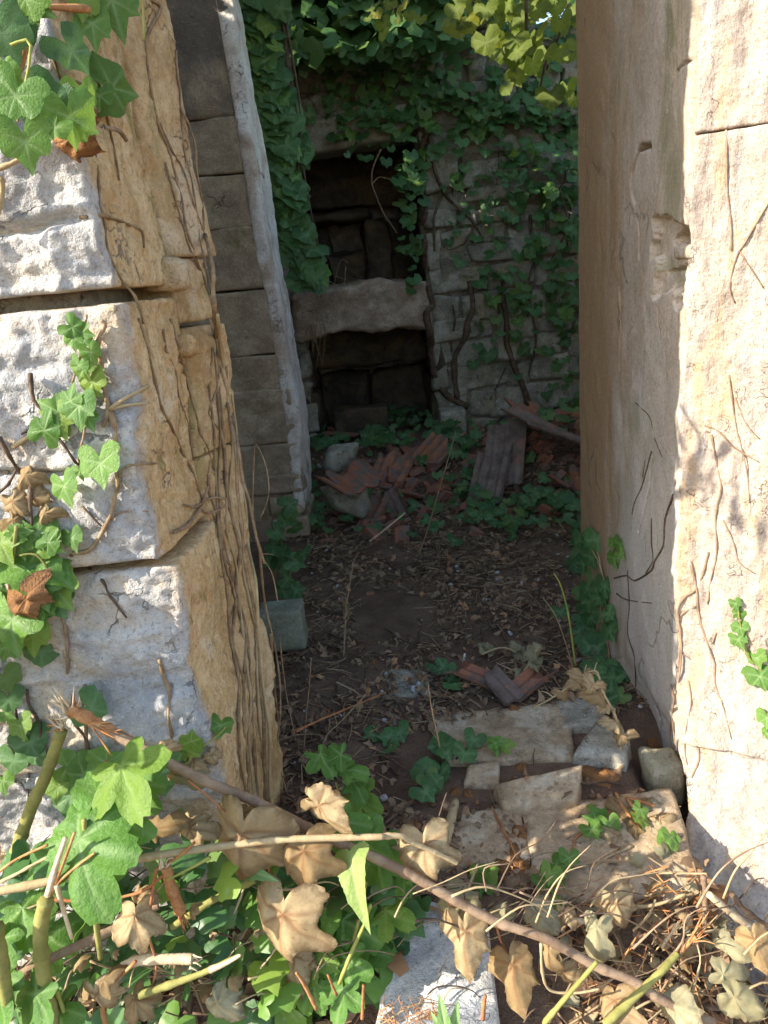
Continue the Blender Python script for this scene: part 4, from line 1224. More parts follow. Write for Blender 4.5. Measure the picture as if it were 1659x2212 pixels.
# dead scraps caught in the wall
for i, (px, py, s, a) in enumerate([(430, 1655, 60, 60), (408, 1668, 45, -40), (462, 1640, 40, 30)]):
    o = wall_leaf(None, 'dry', px, py, s, a, .02, LT)
    tag(o, ['curled tan leaf caught on the foot of the left wall', 'small tan leaf left of the curled one on the wall foot', 'tiny tan leaf at the edge of the ochre jamb'][i], 'leaf', 'dry leaves on the wall foot')
# ivy growing further along the wall, its shade falls on the stones
t = thing('ivy_plant', (-1.3, 1.25, .8), 'ivy covering the wall at the very left edge of the view', 'ivy')
for k in range(60):
    x, z = random.uniform(-2.2, -.92), random.uniform(-.1, 2.2)
    if random.random() < .35 and x > -1.1:
        continue
    put_leaf('ivy', (x, 1.27 - random.uniform(.02, .20), z), Vector((-.3, -1, .4)) + rv(.4), Vector((0, 0, -1)) + rv(.5), random.uniform(.03, .06), t)
ivy_plant((.95, 1.55, .4), 'thin ivy strand with five bright leaves on the sunlit right corner',
          [(Z6([(1035, 1240), (1050, 1330), (1075, 1440), (1120, 1500), (1165, 1580), (1200, 1700)]), .0018, .0014, 'stem_green', .012)],
          [('ivy', 1591, 1310, 26, 20, .015), ('ivy', 1592, 1330, 24, -40, .015), ('ivy', 1601, 1362, 30, 20, .015), ('ivy', 1600, 1390, 38, 30, .015), ('ivy', 1638, 1430, 36, 20, .015), ('ivy', 1645, 1472, 46, 20, .015), ('ivy', 1656, 1560, 36, 0, .015), ('ivy', 1657, 1590, 20, 0, .015)], RT)
lf = []
for k in range(64):
    y = random.uniform(1175, 1530)
    x = 1262 + (y - 1180) * .16 + random.gauss(0, 22)
    lf.append(('ivy_dark', x, y, random.uniform(24, 40), random.uniform(-60, 60), random.uniform(.01, .05)))
lf += [('ivy', 1340, 1185, 34, 0), ('ivy', 1330, 1215, 34, 20), ('ivy', 1345, 1200, 26, 60), ('ivy', 1325, 1180, 26, 10)]
ivy_plant((.7, 2.2, 0), 'dark ivy clambering up the inner foot of the plastered jamb',
          [([(1275, 1160), (1290, 1190), (1310, 1235), (1300, 1330), (1320, 1440), (1330, 1540)], .004, .004, 'root', .006), ([(1272, 1165), (1300, 1215), (1315, 1260)], .003, .002, 'stem_tan', .01)], lf, RT + GT)

# ------------------------------------------------------------------ ivy on the pier and the back wall
t = thing('ivy_plant', (-.4, 4.35, .8), 'thick dark ivy curtain hanging down behind the white pier edge', 'ivy')
for k in range(8):
    x0 = random.uniform(545, 600)
    pts = [W(x0, -60, 4.45)] + [W(x0 + 95 * f + random.gauss(0, 8), -60 + 660 * f * random.uniform(.9, 1), 4.42) for f in (.25, .5, .75, 1)]
    V, F = tube(pts, .008, .004, 6, 6, .15, k)
    obj('stem', V, F, M['root_dark'], t)
LEAFN = 0
for k in range(285):
    f = random.random()
    y = -40 + 660 * f
    xl = 520 + (y - 0) * .20 + 4
    wd = 72 - 36 * f + 12 * math.sin(f * 15)
    x = xl + wd * random.random() ** 1.2
    Y = 4.36 + random.uniform(-.06, .2) * (x - xl) / 70
    kd = 'ivy_dark' if random.random() < .85 else 'ivy'
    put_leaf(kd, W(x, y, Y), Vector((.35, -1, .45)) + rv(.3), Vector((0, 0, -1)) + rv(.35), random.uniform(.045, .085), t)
def back_density(px, py):
    if px > 1270 or px < 560:
        return 0
    d = 0
    d = max(d, math.exp(-((py - 235 - (px - 950) * .05) / 75) ** 2) * sstep(630, 780, px) * .9)
    d = max(d, sstep(1000, 1130, px) * sstep(190, 260, py) * sstep(880, 640, py) * .50)
    d = max(d, math.exp(-((px - 890) / 26) ** 2 - ((py - 420) / 130) ** 2) * .8)
    d = max(d, sstep(930, 1010, px) * sstep(300, 400, py) * sstep(620, 480, py) * .22)
    d = max(d, .55 * sstep(1130, 1200, px) * sstep(760, 850, py) * sstep(960, 900, py))
    d = max(d, .35 * sstep(180, 60, py) * sstep(620, 700, px))
    return float(d)
t = thing('ivy_plant', (.6, 5.2, .2), 'ivy spreading over the mossy back wall and around the niche', 'ivy')
n_ = 0
spray = Pile()
while n_ < 840:
    px, py = random.uniform(600, 1262), random.uniform(-60, 960)
    if random.random() > back_density(px, py):
        continue
    p, nn = hit(px, py, BT, 5.25)
    if p.y > 5.42:
        p = W(px, py, 5.2)
    p = p + Vector((random.gauss(0, .01), -random.uniform(.02, .12), random.gauss(0, .01)))
    nv = Vector((.05, -1, .55)) + rv(.33)
    tip = Vector((0, 0, -1)) + rv(.4)
    s = random.uniform(.026, .060)
    if n_ < 270:
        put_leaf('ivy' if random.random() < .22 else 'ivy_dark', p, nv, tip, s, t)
    else:
        V0, F0 = LOW_IVY
        z = nv.normalized()
        y_ = (tip - z * tip.dot(z)).normalized()
        x_ = y_.cross(z)
        A = np.array([tuple(x_), tuple(y_), tuple(z)])
        spray.add(V0 @ A * s * .9 + np.array(tuple(p)), F0)
    n_ += 1
V, F = spray.arr()
o = obj('leaves', V, F, M['ivy_dark'], t)
o['kind'] = 'stuff'
Z2 = lambda L: [(486 + x * .4883, y * .4883) for x, y in L]
Z5 = lambda L: [(526.5 + x * .4638, 607.5 + y * .4638) for x, y in L]
for i, (l, r0, r1) in enumerate([
        (Z2([(880, 600), (880, 800), (885, 1000), (895, 1200), (910, 1350)]) + Z5([(860, 150), (870, 300), (900, 420), (950, 520), (1040, 590)]), .022, .035),
        (Z2([(900, 620), (930, 780), (1000, 880), (1080, 960), (1140, 1060)]), .018, .012), (Z2([(960, 860), (930, 960), (920, 1100)]), .012, .01),
        (Z5([(1050, 0), (1060, 120), (1030, 250), (990, 350), (980, 450), (990, 540)]), .026, .03), (Z5([(1200, 60), (1230, 180), (1215, 300), (1260, 420), (1300, 500), (1320, 590)]), .026, .032), (Z2([(1350, 950), (1370, 1100), (1345, 1250), (1340, 1400)]), .014, .012),
        (Z5([(1210, 0), (1190, 100), (1200, 180)]), .018, .02), (Z5([(1220, 400), (1180, 480), (1140, 540)]), .006, .005), (Z5([(1340, 0), (1340, 150), (1360, 300), (1330, 420)]), .012, .012), (Z5([(960, 60), (980, 200), (960, 330)]), .010, .010),
        (Z2([(1050, 640), (1040, 750), (1000, 850), (1020, 960)]), .008, .006), (Z2([(1500, 700), (1480, 860), (1500, 1000), (1450, 1150)]), .007, .006), (Z2([(1230, 420), (1215, 650), (1195, 850)]), .004, .003), (Z2([(1540, 800), (1530, 950), (1520, 1060)]), .008, .006)]):
    stem_on(t, l, BT, r0 * .72, r1 * .72, 'root_dark', .012, 800 + i, fb=5.25, step=30)
V, F = tube([W(*q, 5.2) for q in Z2([(690, 660), (655, 740), (650, 810), (670, 870), (700, 940), (740, 1000), (760, 1030)])], .006, .004, 6, 6, .1, 3)
obj('stem', V, F, M['root'], t)
V, F = tube([W(*q, 5.2) for q in Z2([(655, 810), (680, 785), (720, 790), (750, 800)])], .005, .003, 6, 6, .1, 4)
obj('stem', V, F, M['root'], t)
# dry threads on the slab of the niche
t = thing('dry_creeper', (-.3, 5.15, .9), 'fine dry creeper threads draped over the niche slab', 'creeper')
for k in range(16):
    x0, y0 = random.uniform(655, 760), random.uniform(560, 640)
    dx = random.uniform(-40, 60)
    L = [W(x0, y0, 5.13), W(x0 + dx * .5, y0 - random.uniform(-30, 30), 5.12), W(x0 + dx, y0 + random.uniform(20, 90), 5.12)]
    V, F = tube(L, .0025, .0015, 4, 5, .1, k)
    obj('stem', V, F, M['straw'], t)
for k in range(9):
    x0 = random.uniform(668, 700)
    L = [W(x0, 700, 5.14), W(x0 + random.gauss(0, 4), 730, 5.14), W(x0 + random.gauss(0, 7), 760 + random.uniform(0, 40), 5.14)]
    V, F = tube(L, .0035, .0015, 4, 5, .15, 40 + k)
    obj('stem', V, F, M['root'], t)

# vine canopy: hanging sprays at the top of the opening and unseen leaves added overhead to darken the room
t = thing('grape_vine', (.6, 3.6, 2.3), 'yellow green backlit vine hanging into the top right of the doorway', 'vine')
for pts, r_ in (([W(1140, -60, 3.4), W(1137, 40, 3.4), W(1140, 110, 3.4), W(1128, 180, 3.4)], .008), ([W(1235, -60, 3.5), W(1222, 30, 3.5), W(1200, 100, 3.5), W(1180, 150, 3.5)], .007), ([W(1180, 130, 3.4), W(1165, 200, 3.4)], .006), ([W(880, -80, 3.5), W(900, -20, 3.5), W(850, 20, 3.5)], .005)):
    V, F = tube(pts, r_, r_ * .7, 6, 6, .12, 9)
    obj('stem', V, F, M['root_dark'], t)
spots = [(1012, 52, 46), (1050, 92, 52), (1075, 45, 40), (1118, 110, 46), (1130, 40, 40), (1160, 75, 46), (1192, 210, 54), (1225, 195, 40), (1118, 165, 44), (1095, 190, 34), (1180, 120, 44), (1235, 120, 36), (1215, 60, 40), (985, 20, 40), (1240, 215, 34), (1050, 20, 44), (1098, 10, 44), (1165, 20, 44), (1205, 15, 40), (1240, 30, 40),
         (830, 55, 30), (815, 30, 26), (850, 20, 28), (805, 15, 24), (870, 12, 26), (885, 35, 24), (908, 42, 24), (826, 76, 26), (862, 40, 22), (795, 40, 18), (840, 8, 28), (880, 5, 28)]
for px, py, s in spots:
    put_leaf('vine', W(px, py, 3.3 + random.uniform(-.15, .3)), Vector((-.5, -.9, .35)) + rv(.35), Vector((.1, -.2, -1)) + rv(.35), s / FPX * 3.2 / 2.0, t)
for k in range(190):
    px, py = random.uniform(960, 1265), random.uniform(-160, 150)
    if px > 1175 and py < 150 and random.random() < .8:
        continue
    py -= max(0, (1120 - px)) * .5
    put_leaf('vine', W(px, py, 3.2 + random.uniform(0, 1.2)), Vector((-.5, -.8, .4)) + rv(.4), Vector((.1, -.2, -1)) + rv(.4), random.uniform(.028, .052), t)
pl = Pile()
n = 900
cx = rng.uniform(-2.3, 2.5, n)
cy = rng.uniform(2.2, 6.2, n)
cz = 3.05 + rng.uniform(0, .9, n) + .2 * np.sin(cx * 2.1 + cy)
k_ = ~((cx > .9) & (cy > 4.6))
V0, F0 = LOW_IVY
cx, cy, cz = cx[k_], cy[k_], cz[k_]
pl.many(V0, F0, frames(np.c_[cx, cy, cz], np.tile([0, 0, 1.], (len(cx), 1)), rng.uniform(0, 6.3, len(cx)), rng.uniform(.07, .13, len(cx)), .6))
n = 1900
cx, cy, cz = rng.uniform(-1.2, .7, n), rng.uniform(4.75, 5.2, n), rng.uniform(2.55, 3.3, n)
pl.many(V0, F0, frames(np.c_[cx, cy, cz], np.tile([0, -1., .4], (n, 1)), rng.uniform(0, 6.3, n), rng.uniform(.04, .08, n), .5))
V, F = pl.arr()
tag(obj('ivy_shade_canopy', V, F, M['ivy_dark']), 'ivy leaves over the niche and unseen canopy added to darken the room', 'ivy', kind='stuff')
pl = Pile()
n = 1500
cx, cy, cz = rng.uniform(.3, 3.6, n), rng.uniform(6.0, 8.0, n), rng.uniform(2.3, 4.6, n)
pl.many(V0, F0, frames(np.c_[cx, cy, cz], np.tile([0, -.5, .6], (n, 1)), rng.uniform(0, 6.3, n), rng.uniform(.06, .12, n), .8))
V, F = pl.arr()
tag(obj('foliage', V, F, M['vine']), 'sunlit foliage beyond the broken top of the back wall', 'foliage', kind='stuff')

# ivy creeping over the rubble on the floor
t = thing('ivy_plant', (.2, 4.2, .15), 'low ivy creeping over the tile rubble in front of the niche', 'ivy')
spray = Pile()
n_ = 0
FT = bvh_of([ground])
while n_ < 400:
    px, py = random.uniform(660, 1262), random.uniform(905, 1200)
    d_ = .9 if (py < 1000 and 690 < px < 1010) else .35
    d_ = max(d_, .7 if px > 980 and py > 1050 else 0, .6 if px < 700 and 1080 < py < 1160 else 0)
    d_ *= 1 - sstep(1120, 1200, py)
    if 1035 < px < 1262 and 950 < py < 1085:
        d_ *= .15
    if 730 < px < 960 and 990 < py < 1150:
        d_ *= .35
    if random.random() > d_:
        continue
    p, _n = hit(px, py, FT, 4.5)
    p = p + Vector((0, 0, random.uniform(.03, .12)))
    nv = Vector((.05, -.6, 1)) + rv(.35)
    tip = Vector((0, -1, -.3)) + rv(.6)
    s = random.uniform(.022, .046)
    if n_ < 230:
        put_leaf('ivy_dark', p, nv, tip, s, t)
    else:
        z = nv.normalized()
        y_ = (tip - z * tip.dot(z)).normalized()
        A = np.array([tuple(y_.cross(z)), tuple(y_), tuple(z)])
        spray.add(LOW_IVY[0] @ A * s + np.array(tuple(p)), LOW_IVY[1])
    n_ += 1
V, F = spray.arr()
o = obj('leaves', V, F, M['ivy_dark'], t)
o['kind'] = 'stuff'

# ------------------------------------------------------------------ stalks and weeds on the floor
def stalk(name, pts, Y, r0, r1, mat, label, cat, leaves=(), lk='dry', seed=0, twigs=0):
    """pts in the picture; Y: distance of the foot (a number) or of each point"""
    Ys = Y if isinstance(Y, (list, tuple)) else [Y] * len(pts)
    L = [W(x, y, yy) for (x, y), yy in zip(pts, Ys)]
    t = thing(name, L[0], label, cat)
    V, F = tube(L, r0, r1, 6, 6, .1, seed)
    obj('stem', V, F, M[mat], t)
    rs = random.Random(seed)
    SL = smooth_line(L, 6)
    for k in range(twigs):
        p = SL[int((.3 + .7 * k / twigs) * (len(SL) - 1))]
        e = p + Vector((rs.gauss(0, .02), rs.gauss(0, .02), rs.uniform(.01, .04)))
        V, F = tube([p, (p + e) / 2 + Vector((0, 0, .004)), e], r1 * .8, r1 * .4, 5, 3, .1, seed + k)
        obj('twig', V, F, M[mat], t)
    for (x, y, s, a) in leaves:
        k = min(range(len(pts)), key=lambda j: abs(pts[j][0] - x) + abs(pts[j][1] - y))
        p = W(x, y, Ys[k] - .01)
        tip = -up * math.cos(R(a)) + rt * math.sin(R(a))
        put_leaf(lk, p, -fwd + rv(.4) + Vector((0, 0, .5)), tip, s / FPX * Ys[k], t)
    return t
def Yg(px, py):
    return hit(px, py, GT, 2.)[0].y
stalk('dry_weed', [(742, 1420), (745, 1360), (748, 1310), (756, 1260), (762, 1215)], Yg(742, 1420), .0035, .002, 'straw', 'dry seeding weed standing on the bare dark soil', 'weed', [(752, 1270, 12, 40), (745, 1330, 12, -30), (758, 1240, 10, 20), (750, 1300, 12, 60), (742, 1350, 12, -60)], 'dry', 1, 14)
stalk('dry_stalk', [(905, 1198), (925, 1140), (948, 1060), (970, 985), (985, 930)], Yg(905, 1198), .004, .002, 'straw', 'long leaning straw stalk in front of the tile rubble', 'stalk', seed=2, twigs=2)
stalk('dry_stalk', [(798, 1170), (830, 1145), (875, 1108)], Yg(800, 1172), .006, .005, 'wood', 'pale stick lying against the broad red tile', 'stick', seed=3)
stalk('grass_stem', [(1243, 1440), (1234, 1370), (1224, 1310), (1210, 1262), (1196, 1238)], Yg(1243, 1445), .0042, .002, 'stem_yellow', 'yellow green grass stem by the inner foot of the right jamb', 'stem', seed=4)
stalk('grass_stem', [(1240, 1450), (1222, 1390), (1200, 1330), (1172, 1290)], Yg(1240, 1450), .0025, .0015, 'straw', 'thin dry grass stem leaning left beside the yellow green one', 'stem', seed=5)
stalk('green_weed', [(590, 1260), (600, 1215), (612, 1160), (622, 1110), (628, 1075)], 3.2, .003, .002, 'stem_green', 'spindly green weed at the foot of the pier', 'weed', [(600, 1150, 26, 60), (615, 1120, 24, -60), (625, 1090, 24, 120), (590, 1180, 24, -80), (610, 1200, 26, 70), (630, 1110, 20, 80), (585, 1215, 22, -60), (640, 1140, 20, 60)], 'ivy_dark', 6, 5)
stalk('green_weed', [(600, 1320), (612, 1280), (636, 1220), (650, 1200)], 2.8, .003, .002, 'stem_green', 'low green weed between the pier and the concrete block', 'weed', [(640, 1215, 26, 60), (620, 1250, 24, 90), (655, 1195, 22, 30), (610, 1275, 22, -60), (640, 1275, 24, 100)], 'ivy_dark', 7, 4)
stalk('dry_weed', [(640, 1580), (680, 1560), (740, 1535), (830, 1497)], [1.75, 1.85, 1.95, 2.1], .004, .002, 'stem_red', 'reddish dry twig reaching across the litter left of the paving stone', 'twig', seed=8, twigs=7)
stalk('dry_weed', [(655, 1640), (660, 1560), (668, 1480), (672, 1420)], 1.85, .0025, .0015, 'straw', 'thin upright dry stalk close to the left jamb', 'stalk', seed=9, twigs=5)
stalk('dry_weed', [(690, 1640), (705, 1590), (735, 1560), (790, 1500)], 1.85, .0028, .0015, 'straw', 'forked straw leaning over the leaf litter', 'stalk', seed=10, twigs=6)
stalk('dry_weed', [(960, 1660), (945, 1590), (932, 1530), (925, 1480)], 1.8, .0025, .0015, 'straw', 'pale bent straw at the left end of the paving stone', 'stalk', seed=11, twigs=4)
stalk('withered_plant', [(1338, 1690), (1336, 1640), (1342, 1600), (1328, 1545), (1300, 1490), (1288, 1450), (1255, 1462), (1205, 1500), (1150, 1530)], [1.72, 1.72, 1.72, 1.73, 1.75, 1.78, 1.8, 1.82, 1.85], .0042, .0022, 'stem_tan', 'withered brown plant drooping beside the right jamb', 'plant',
      [(1262, 1465, 34, 0), (1295, 1500, 40, 20), (1280, 1480, 30, -30), (1330, 1560, 34, 0), (1250, 1475, 26, 10), (1345, 1590, 34, -20), (1310, 1520, 30, 40), (1340, 1640, 26, 40), (1215, 1500, 24, 20)], 'ivy_tan', 12, 8)
stalk('white_stick', [(1000, 1438), (1004, 1412)], Yg(1000, 1440), .004, .004, 'white', 'short white stick on the litter near the paving stone', 'stick', seed=13)
for i, (pts, lab) in enumerate([([(1040, 1430), (1090, 1415), (1140, 1440)], 'wilted grey green leafy stem lying behind the red tile shards'), ([(1130, 1470), (1150, 1440), (1165, 1410)], 'wilted leafy sprig upright behind the red tile shards')]):
    Y = Yg(*pts[0])
    L = [W(x, y, Y) + Vector((0, 0, .03)) for x, y in pts]
    t = thing('wilted_sprig', L[0], lab, 'sprig')
    V, F = tube(L, .004, .003, 6, 5, .1, i)
    obj('stem', V, F, M['stem_tan'], t)
    for k in range(8):
        q = random.choice(smooth_line(L, 5))
        put_leaf('dry_grey', q + rv(.012), -fwd + Vector((0, 0, .8)) + rv(.5), rv(1), random.uniform(.03, .06), t)
# small green plants at the back of the doorstep
for i, (cx_, cy_, n, sp, kd, lab) in enumerate([(985, 1640, 6, 30, 'ivy_dark', 'small dark ivy tuft at the left end of the paving stone'), (855, 1600, 4, 40, 'ivy_dark', 'low ivy leaves in the litter left of the paving stone'), (900, 1700, 5, 40, 'ivy_dark', 'ivy leaves behind the left doorstep stone'),
                                            (1072, 1628, 4, 16, 'ivy', 'single ivy leaf pair on the front edge of the paving stone'), (1200, 1900, 6, 34, 'ivy', 'green ivy sprig in front of the right doorstep stone'), (1215, 1960, 3, 20, 'fig', 'bright round leaves in the dry heap below the doorstep'),
                                            (1290, 1790, 4, 28, 'ivy', 'little ivy sprig in the sun on the right doorstep stone'), (1370, 1775, 2, 20, 'ivy', 'ivy leaf sprig among dead leaves on the right doorstep stone'), (1432, 1832, 2, 14, 'ivy', 'heart shaped ivy leaf at the foot of the sunlit corner'), (1030, 1905, 5, 26, 'ivy', 'ivy tuft below the middle doorstep stone'),
                                            (960, 1465, 5, 30, 'ivy_dark', 'dark ivy leaves beside the dark flat stone')]):
    p, _n = hit(cx_, cy_, GS, 1.6)
    t = thing('ivy_sprig', p, lab, 'ivy')
    for k in range(n):
        q, _n = hit(cx_ + random.gauss(0, sp * .6), cy_ + random.gauss(0, sp * .45), GS, 1.6)
        put_leaf(kd, q + Vector((0, -.01, random.uniform(.012, .05))), Vector((.0, -.5, 1)) + rv(.3), Vector((0, -1, 0)) + rv(.7), random.uniform(.022, .036) * (1.1 if kd != 'fig' else 1.0), t)
    V, F = tube([p, p + Vector((.02, 0, .02)), p + Vector((.05, .01, .02))], .0025, .0015, 5, 4, .1, i)
    obj('stem', V, F, M['root_dark'], t)
# roots over the doorstep
for pts, r0, mt, lab in (([(985, 1735), (975, 1775), (968, 1815), (962, 1850)], .012, 'stem_tan', 'thick tan root lying in the joint between two doorstep stones'),
                         ([(1062, 1745), (1085, 1790), (1105, 1830), (1118, 1858)], .004, 'stem_red', 'thin dark root running down the middle doorstep stone'),
                         ([(1320, 1755), (1270, 1795), (1245, 1810), (1232, 1860), (1225, 1885)], .004, 'stem_red', 'bent reddish twig lying on the right doorstep stone'),
                         ([(1365, 1830), (1310, 1855), (1275, 1880)], .004, 'stem_tan', 'tan twig lying on the front of the right doorstep stone')):
    L = [hit(x, y, GS, 1.5)[0] + Vector((0, 0, r0 * .7)) for x, y in densify(pts, 25)]
    V, F = tube(L, r0, r0 * .7, 7, 3, .14, int(pts[0][0]))
    solo('root', V, F, M[mt], lab, 'root')
# fallen leaves one can pick out
FG = 'fallen leaves on and around the doorstep'
for i, (px, py, s, kd, lab) in enumerate([
        (1122, 1800, 26, 'brown', 'orange brown leaf in the joint between the middle and right doorstep stones'), (1084, 1880, 32, 'brown', 'left of two orange leaves hanging below the middle doorstep stone'), (1120, 1880, 32, 'brown', 'right of two orange leaves hanging below the middle doorstep stone'),
        (1318, 1690, 46, 'brown', 'large glossy brown leaf behind the right doorstep stone'), (1265, 1665, 26, 'brown', 'brown leaf next to the tilted stone'), (1410, 1610, 36, 'brown', 'brown leaf in the corner at the foot of the plastered jamb'), (1128, 1655, 26, 'brown', 'brown leaf on the edge of the broad paving stone'),
        (1012, 1718, 26, 'brown', 'brown leaf behind the middle doorstep stone'), (985, 1710, 24, 'brown', 'brown leaf beside the tan root'), (805, 1430, 20, 'brown', 'brown leaf on the shaded floor near the dark flat stone'), (972, 1505, 22, 'brown', 'brown leaf at the back edge of the paving stone'), (1115, 1530, 20, 'brown', 'brown leaf on top of the paving stone'),
        (1340, 1760, 40, 'ivy_tan', 'tan dead ivy leaf on the sunny part of the right doorstep stone'), (1372, 1790, 48, 'ivy_tan', 'crumpled tan ivy leaf beside the ivy sprig on the doorstep'), (1425, 1772, 40, 'ivy_tan', 'dead ivy leaf against the foot of the sunlit corner'), (1330, 1810, 44, 'ivy_tan', 'curled dead ivy leaf near the front of the right doorstep stone'), (1400, 1745, 44, 'dry_grey', 'grey green dead leaf on the sunny doorstep'),
        (1395, 1735, 30, 'dry', 'small pale leaf at the back of the sunny doorstep'), (1515, 1935, 34, 'brown', 'orange leaf beside the upright twig at the corner foot')]):
    p, n = hit(px, py, GS + RT, 1.5)
    o = put_leaf(kd, p + Vector((0, -.005, .008)), Vector((0, -.35, 1)) + rv(.2), Vector((random.gauss(0, 1), random.gauss(0, 1), 0)), s / FPX * 1.9, None)
    tag(o, lab, 'leaf', FG)
for i, (pts, lab) in enumerate([([(1330, 1722), (1345, 1752), (1362, 1775)], 'orange bark splinter standing on the sunny doorstep'), ([(1355, 1735), (1372, 1760), (1385, 1785)], 'second orange splinter on the sunny doorstep, beside the ivy sprig'), ([(1350, 1730), (1390, 1742), (1415, 1750)], 'flat orange splinter lying across the other two')]):
    L = [hit(x, y, GS, 1.5)[0] + Vector((0, 0, .012)) for x, y in pts]
    V, F = tube(L, .005, .004, 5, 4, .1, i)
    solo('bark_splinter', V, F, M['wood_red'], lab, 'splinter', 'orange splinters on the doorstep')

# ------------------------------------------------------------------ heap of cut fig branches in the foreground
Z7 = lambda L: [(x * .4882, 1417.5 + y * .4882) for x, y in L]
Z8 = lambda L: [(729 + x * .5605, 1377 + y * .5605) for x, y in L]
def branch(name, pts, Y, r0, r1, mat, label, cat='branch', seed=0, sides=10, parent=None, wob=.07):
    Ys = Y if isinstance(Y, (list, tuple)) else [Y] * len(pts)
    if len(Ys) == 2 and len(pts) > 2:
        Ys = [Ys[0] + (Ys[1] - Ys[0]) * i / (len(pts) - 1) for i in range(len(pts))]
    L = [W(x, y, yy) for (x, y), yy in zip(pts, Ys)]
    V, F = tube(L, r0, r1, sides, 16 if r0 > .0055 else 7, wob * .35, seed, 0., .105 if r0 > .0055 else 0.)
    if parent is not None:
        return obj(name, V, F, M[mat], parent)
    t = thing(name, L[0], label, cat)
    obj('stem', V, F, M[mat], t)
    return t
def fray(parent, px, py, Y, n, length, dirpx, mat, r=.0016, seed=0, spread=1.):
    rs = random.Random(seed)
    p0 = W(px, py, Y)
    base = rt * dirpx[0] - up * dirpx[1]
    for k in range(n):
        d = (base + Vector((rs.gauss(0, .35), rs.gauss(0, .35), rs.gauss(0, .35))) * spread).normalized()
        q = p0 + Vector((rs.gauss(0, .004), rs.gauss(0, .004), rs.gauss(0, .004)))
        l_ = length * rs.uniform(.5, 1.1)
        V, F = tube([q, q + d * l_ * .5, q + d * l_ + Vector((0, 0, rs.gauss(0, .006)))], r * rs.uniform(.6, 1.6), r * .3, 4, 3, .1, seed + k)
        obj('splinter', V, F, M[mat], parent)
def hang_leaf(parent, kind, px, py, h, ang, Y, i=None, facing=None, label=None):
    """a leaf of height h pixels centred at (px, py)"""
    a = R(ang)
    tip = -up * math.cos(a) + rt * math.sin(a)
    sz = h / FPX * Y * 1.0 / (1.18 if 'dry' in kind else 1.2)
    p = W(px, py, Y) - tip * sz * .45
    f_ = facing if facing is not None else (-fwd + Vector((-.3, 0, .35)) + rv(.22))
    return put_leaf(kind, p, f_, tip, sz, parent, i)
b = branch('broken_branch', Z7([(310, 235), (400, 285), (500, 340), (620, 405)]) + Z7([(760, 480), (920, 558), (1100, 630), (1230, 692), (1420, 790), (1600, 870)]) + Z8([(100, 830), (260, 905), (400, 982), (600, 1090), (800, 1160), (1000, 1268)]) + Z8([(1150, 1330), (1250, 1398), (1450, 1485)]),
           [1.16, 1.0], .0095, .0085, 'stem_brown', 'long broken fig branch lying diagonally across the foreground with hanging dried leaves', 'branch', 1)
V, F = tube([W(x, y, 1.145) for x, y in Z7([(305, 235), (400, 280), (500, 338), (625, 408)])], .0105, .0098, 9, 7, .14, 5)
obj('torn_bark', V, F, M['wood_red'], b)
fray(b, 152, 1535, 1.15, 14, .05, (-.5, -.6), 'wood', .0022, 3)
fray(b, 158, 1545, 1.15, 10, .04, (.1, -1), 'wood_red', .002, 23, .7)
fray(b, 200, 1560, 1.14, 8, .06, (.9, .5), 'wood_red', .0018, 43, .5)
for l, r_ in ((Z7([(830, 550), (920, 620), (1010, 700), (1050, 730)]), .002), (Z8([(395, 975), (430, 1020), (460, 1070), (475, 1110)]), .003), (Z8([(610, 1095), (625, 1160), (660, 1230), (690, 1270)]), .0024), (Z7([(1190, 900), (1195, 1060), (1200, 1180)]), .0024)):
    branch('petiole', l, 1.08, r_, r_ * .8, 'stem_red', None, parent=b)
# kind, x, y, height, angle, distance, shape
for kd, px, py, h, a, Y, i in [
        ('dry', 512, 1872, 215, -8, 1.02, 2), ('dry', 655, 1890, 165, 5, 1.02, 0), ('dry', 596, 2045, 225, -5, .97, 0), ('dry', 640, 2110, 150, 12, 1.05, 1), ('dry', 545, 1770, 70, 70, 1.10, 1),
        ('dry', 715, 1735, 120, 75, 1.08, 3), ('dry', 725, 1765, 135, 60, 1.06, 1), ('dry', 922, 1870, 150, 10, 1.07, 0), 
        ('dry', 1008, 2060, 165, 8, 1.03, 1), ('dry', 1118, 2130, 160, 18, 1.03, 1), ('dry_grey', 1290, 2045, 150, 0, 1.06, 1), ('dry', 1188, 2085, 110, 5, 1.05, 3), 
        ('dry', 395, 1680, 70, 70, 1.13, 3), ('dry_grey', 425, 1690, 95, 65, 1.12, 1), ('dry', 330, 1640, 55, 60, 1.14, 4), ('dry', 375, 1615, 55, 100, 1.14, 1), ('dry_grey', 1010, 1960, 100, 60, 1.12, 2), ('dry_grey', 1090, 1975, 80, 80, 1.14, 0)]:
    hang_leaf(b, kd, px, py, h, a, Y, i)
b = branch('fig_stump', Z7([(70, 870), (110, 750), (150, 640), (190, 560), (230, 450), (272, 330)]), [1.2, 1.15], .0125, .0105, 'stem_green', 'olive green fig stump snapped off at its frayed top', 'stump', 2, wob=.04)
fray(b, 133, 1572, 1.15, 18, .035, (-.2, -1), 'wood', .0022, 63, 1.2)
fray(b, 130, 1570, 1.15, 10, .03, (-1, .2), 'wood_red', .0018, 83, .8)
b = branch('cut_branch', Z7([(250, 1640), (210, 1500), (185, 1350), (180, 1200), (205, 1080)]), .93, .0125, .0115, 'stem_green', 'thick olive stem at lower left, split open to pale wood at its top', 'stem', 3, wob=.04)
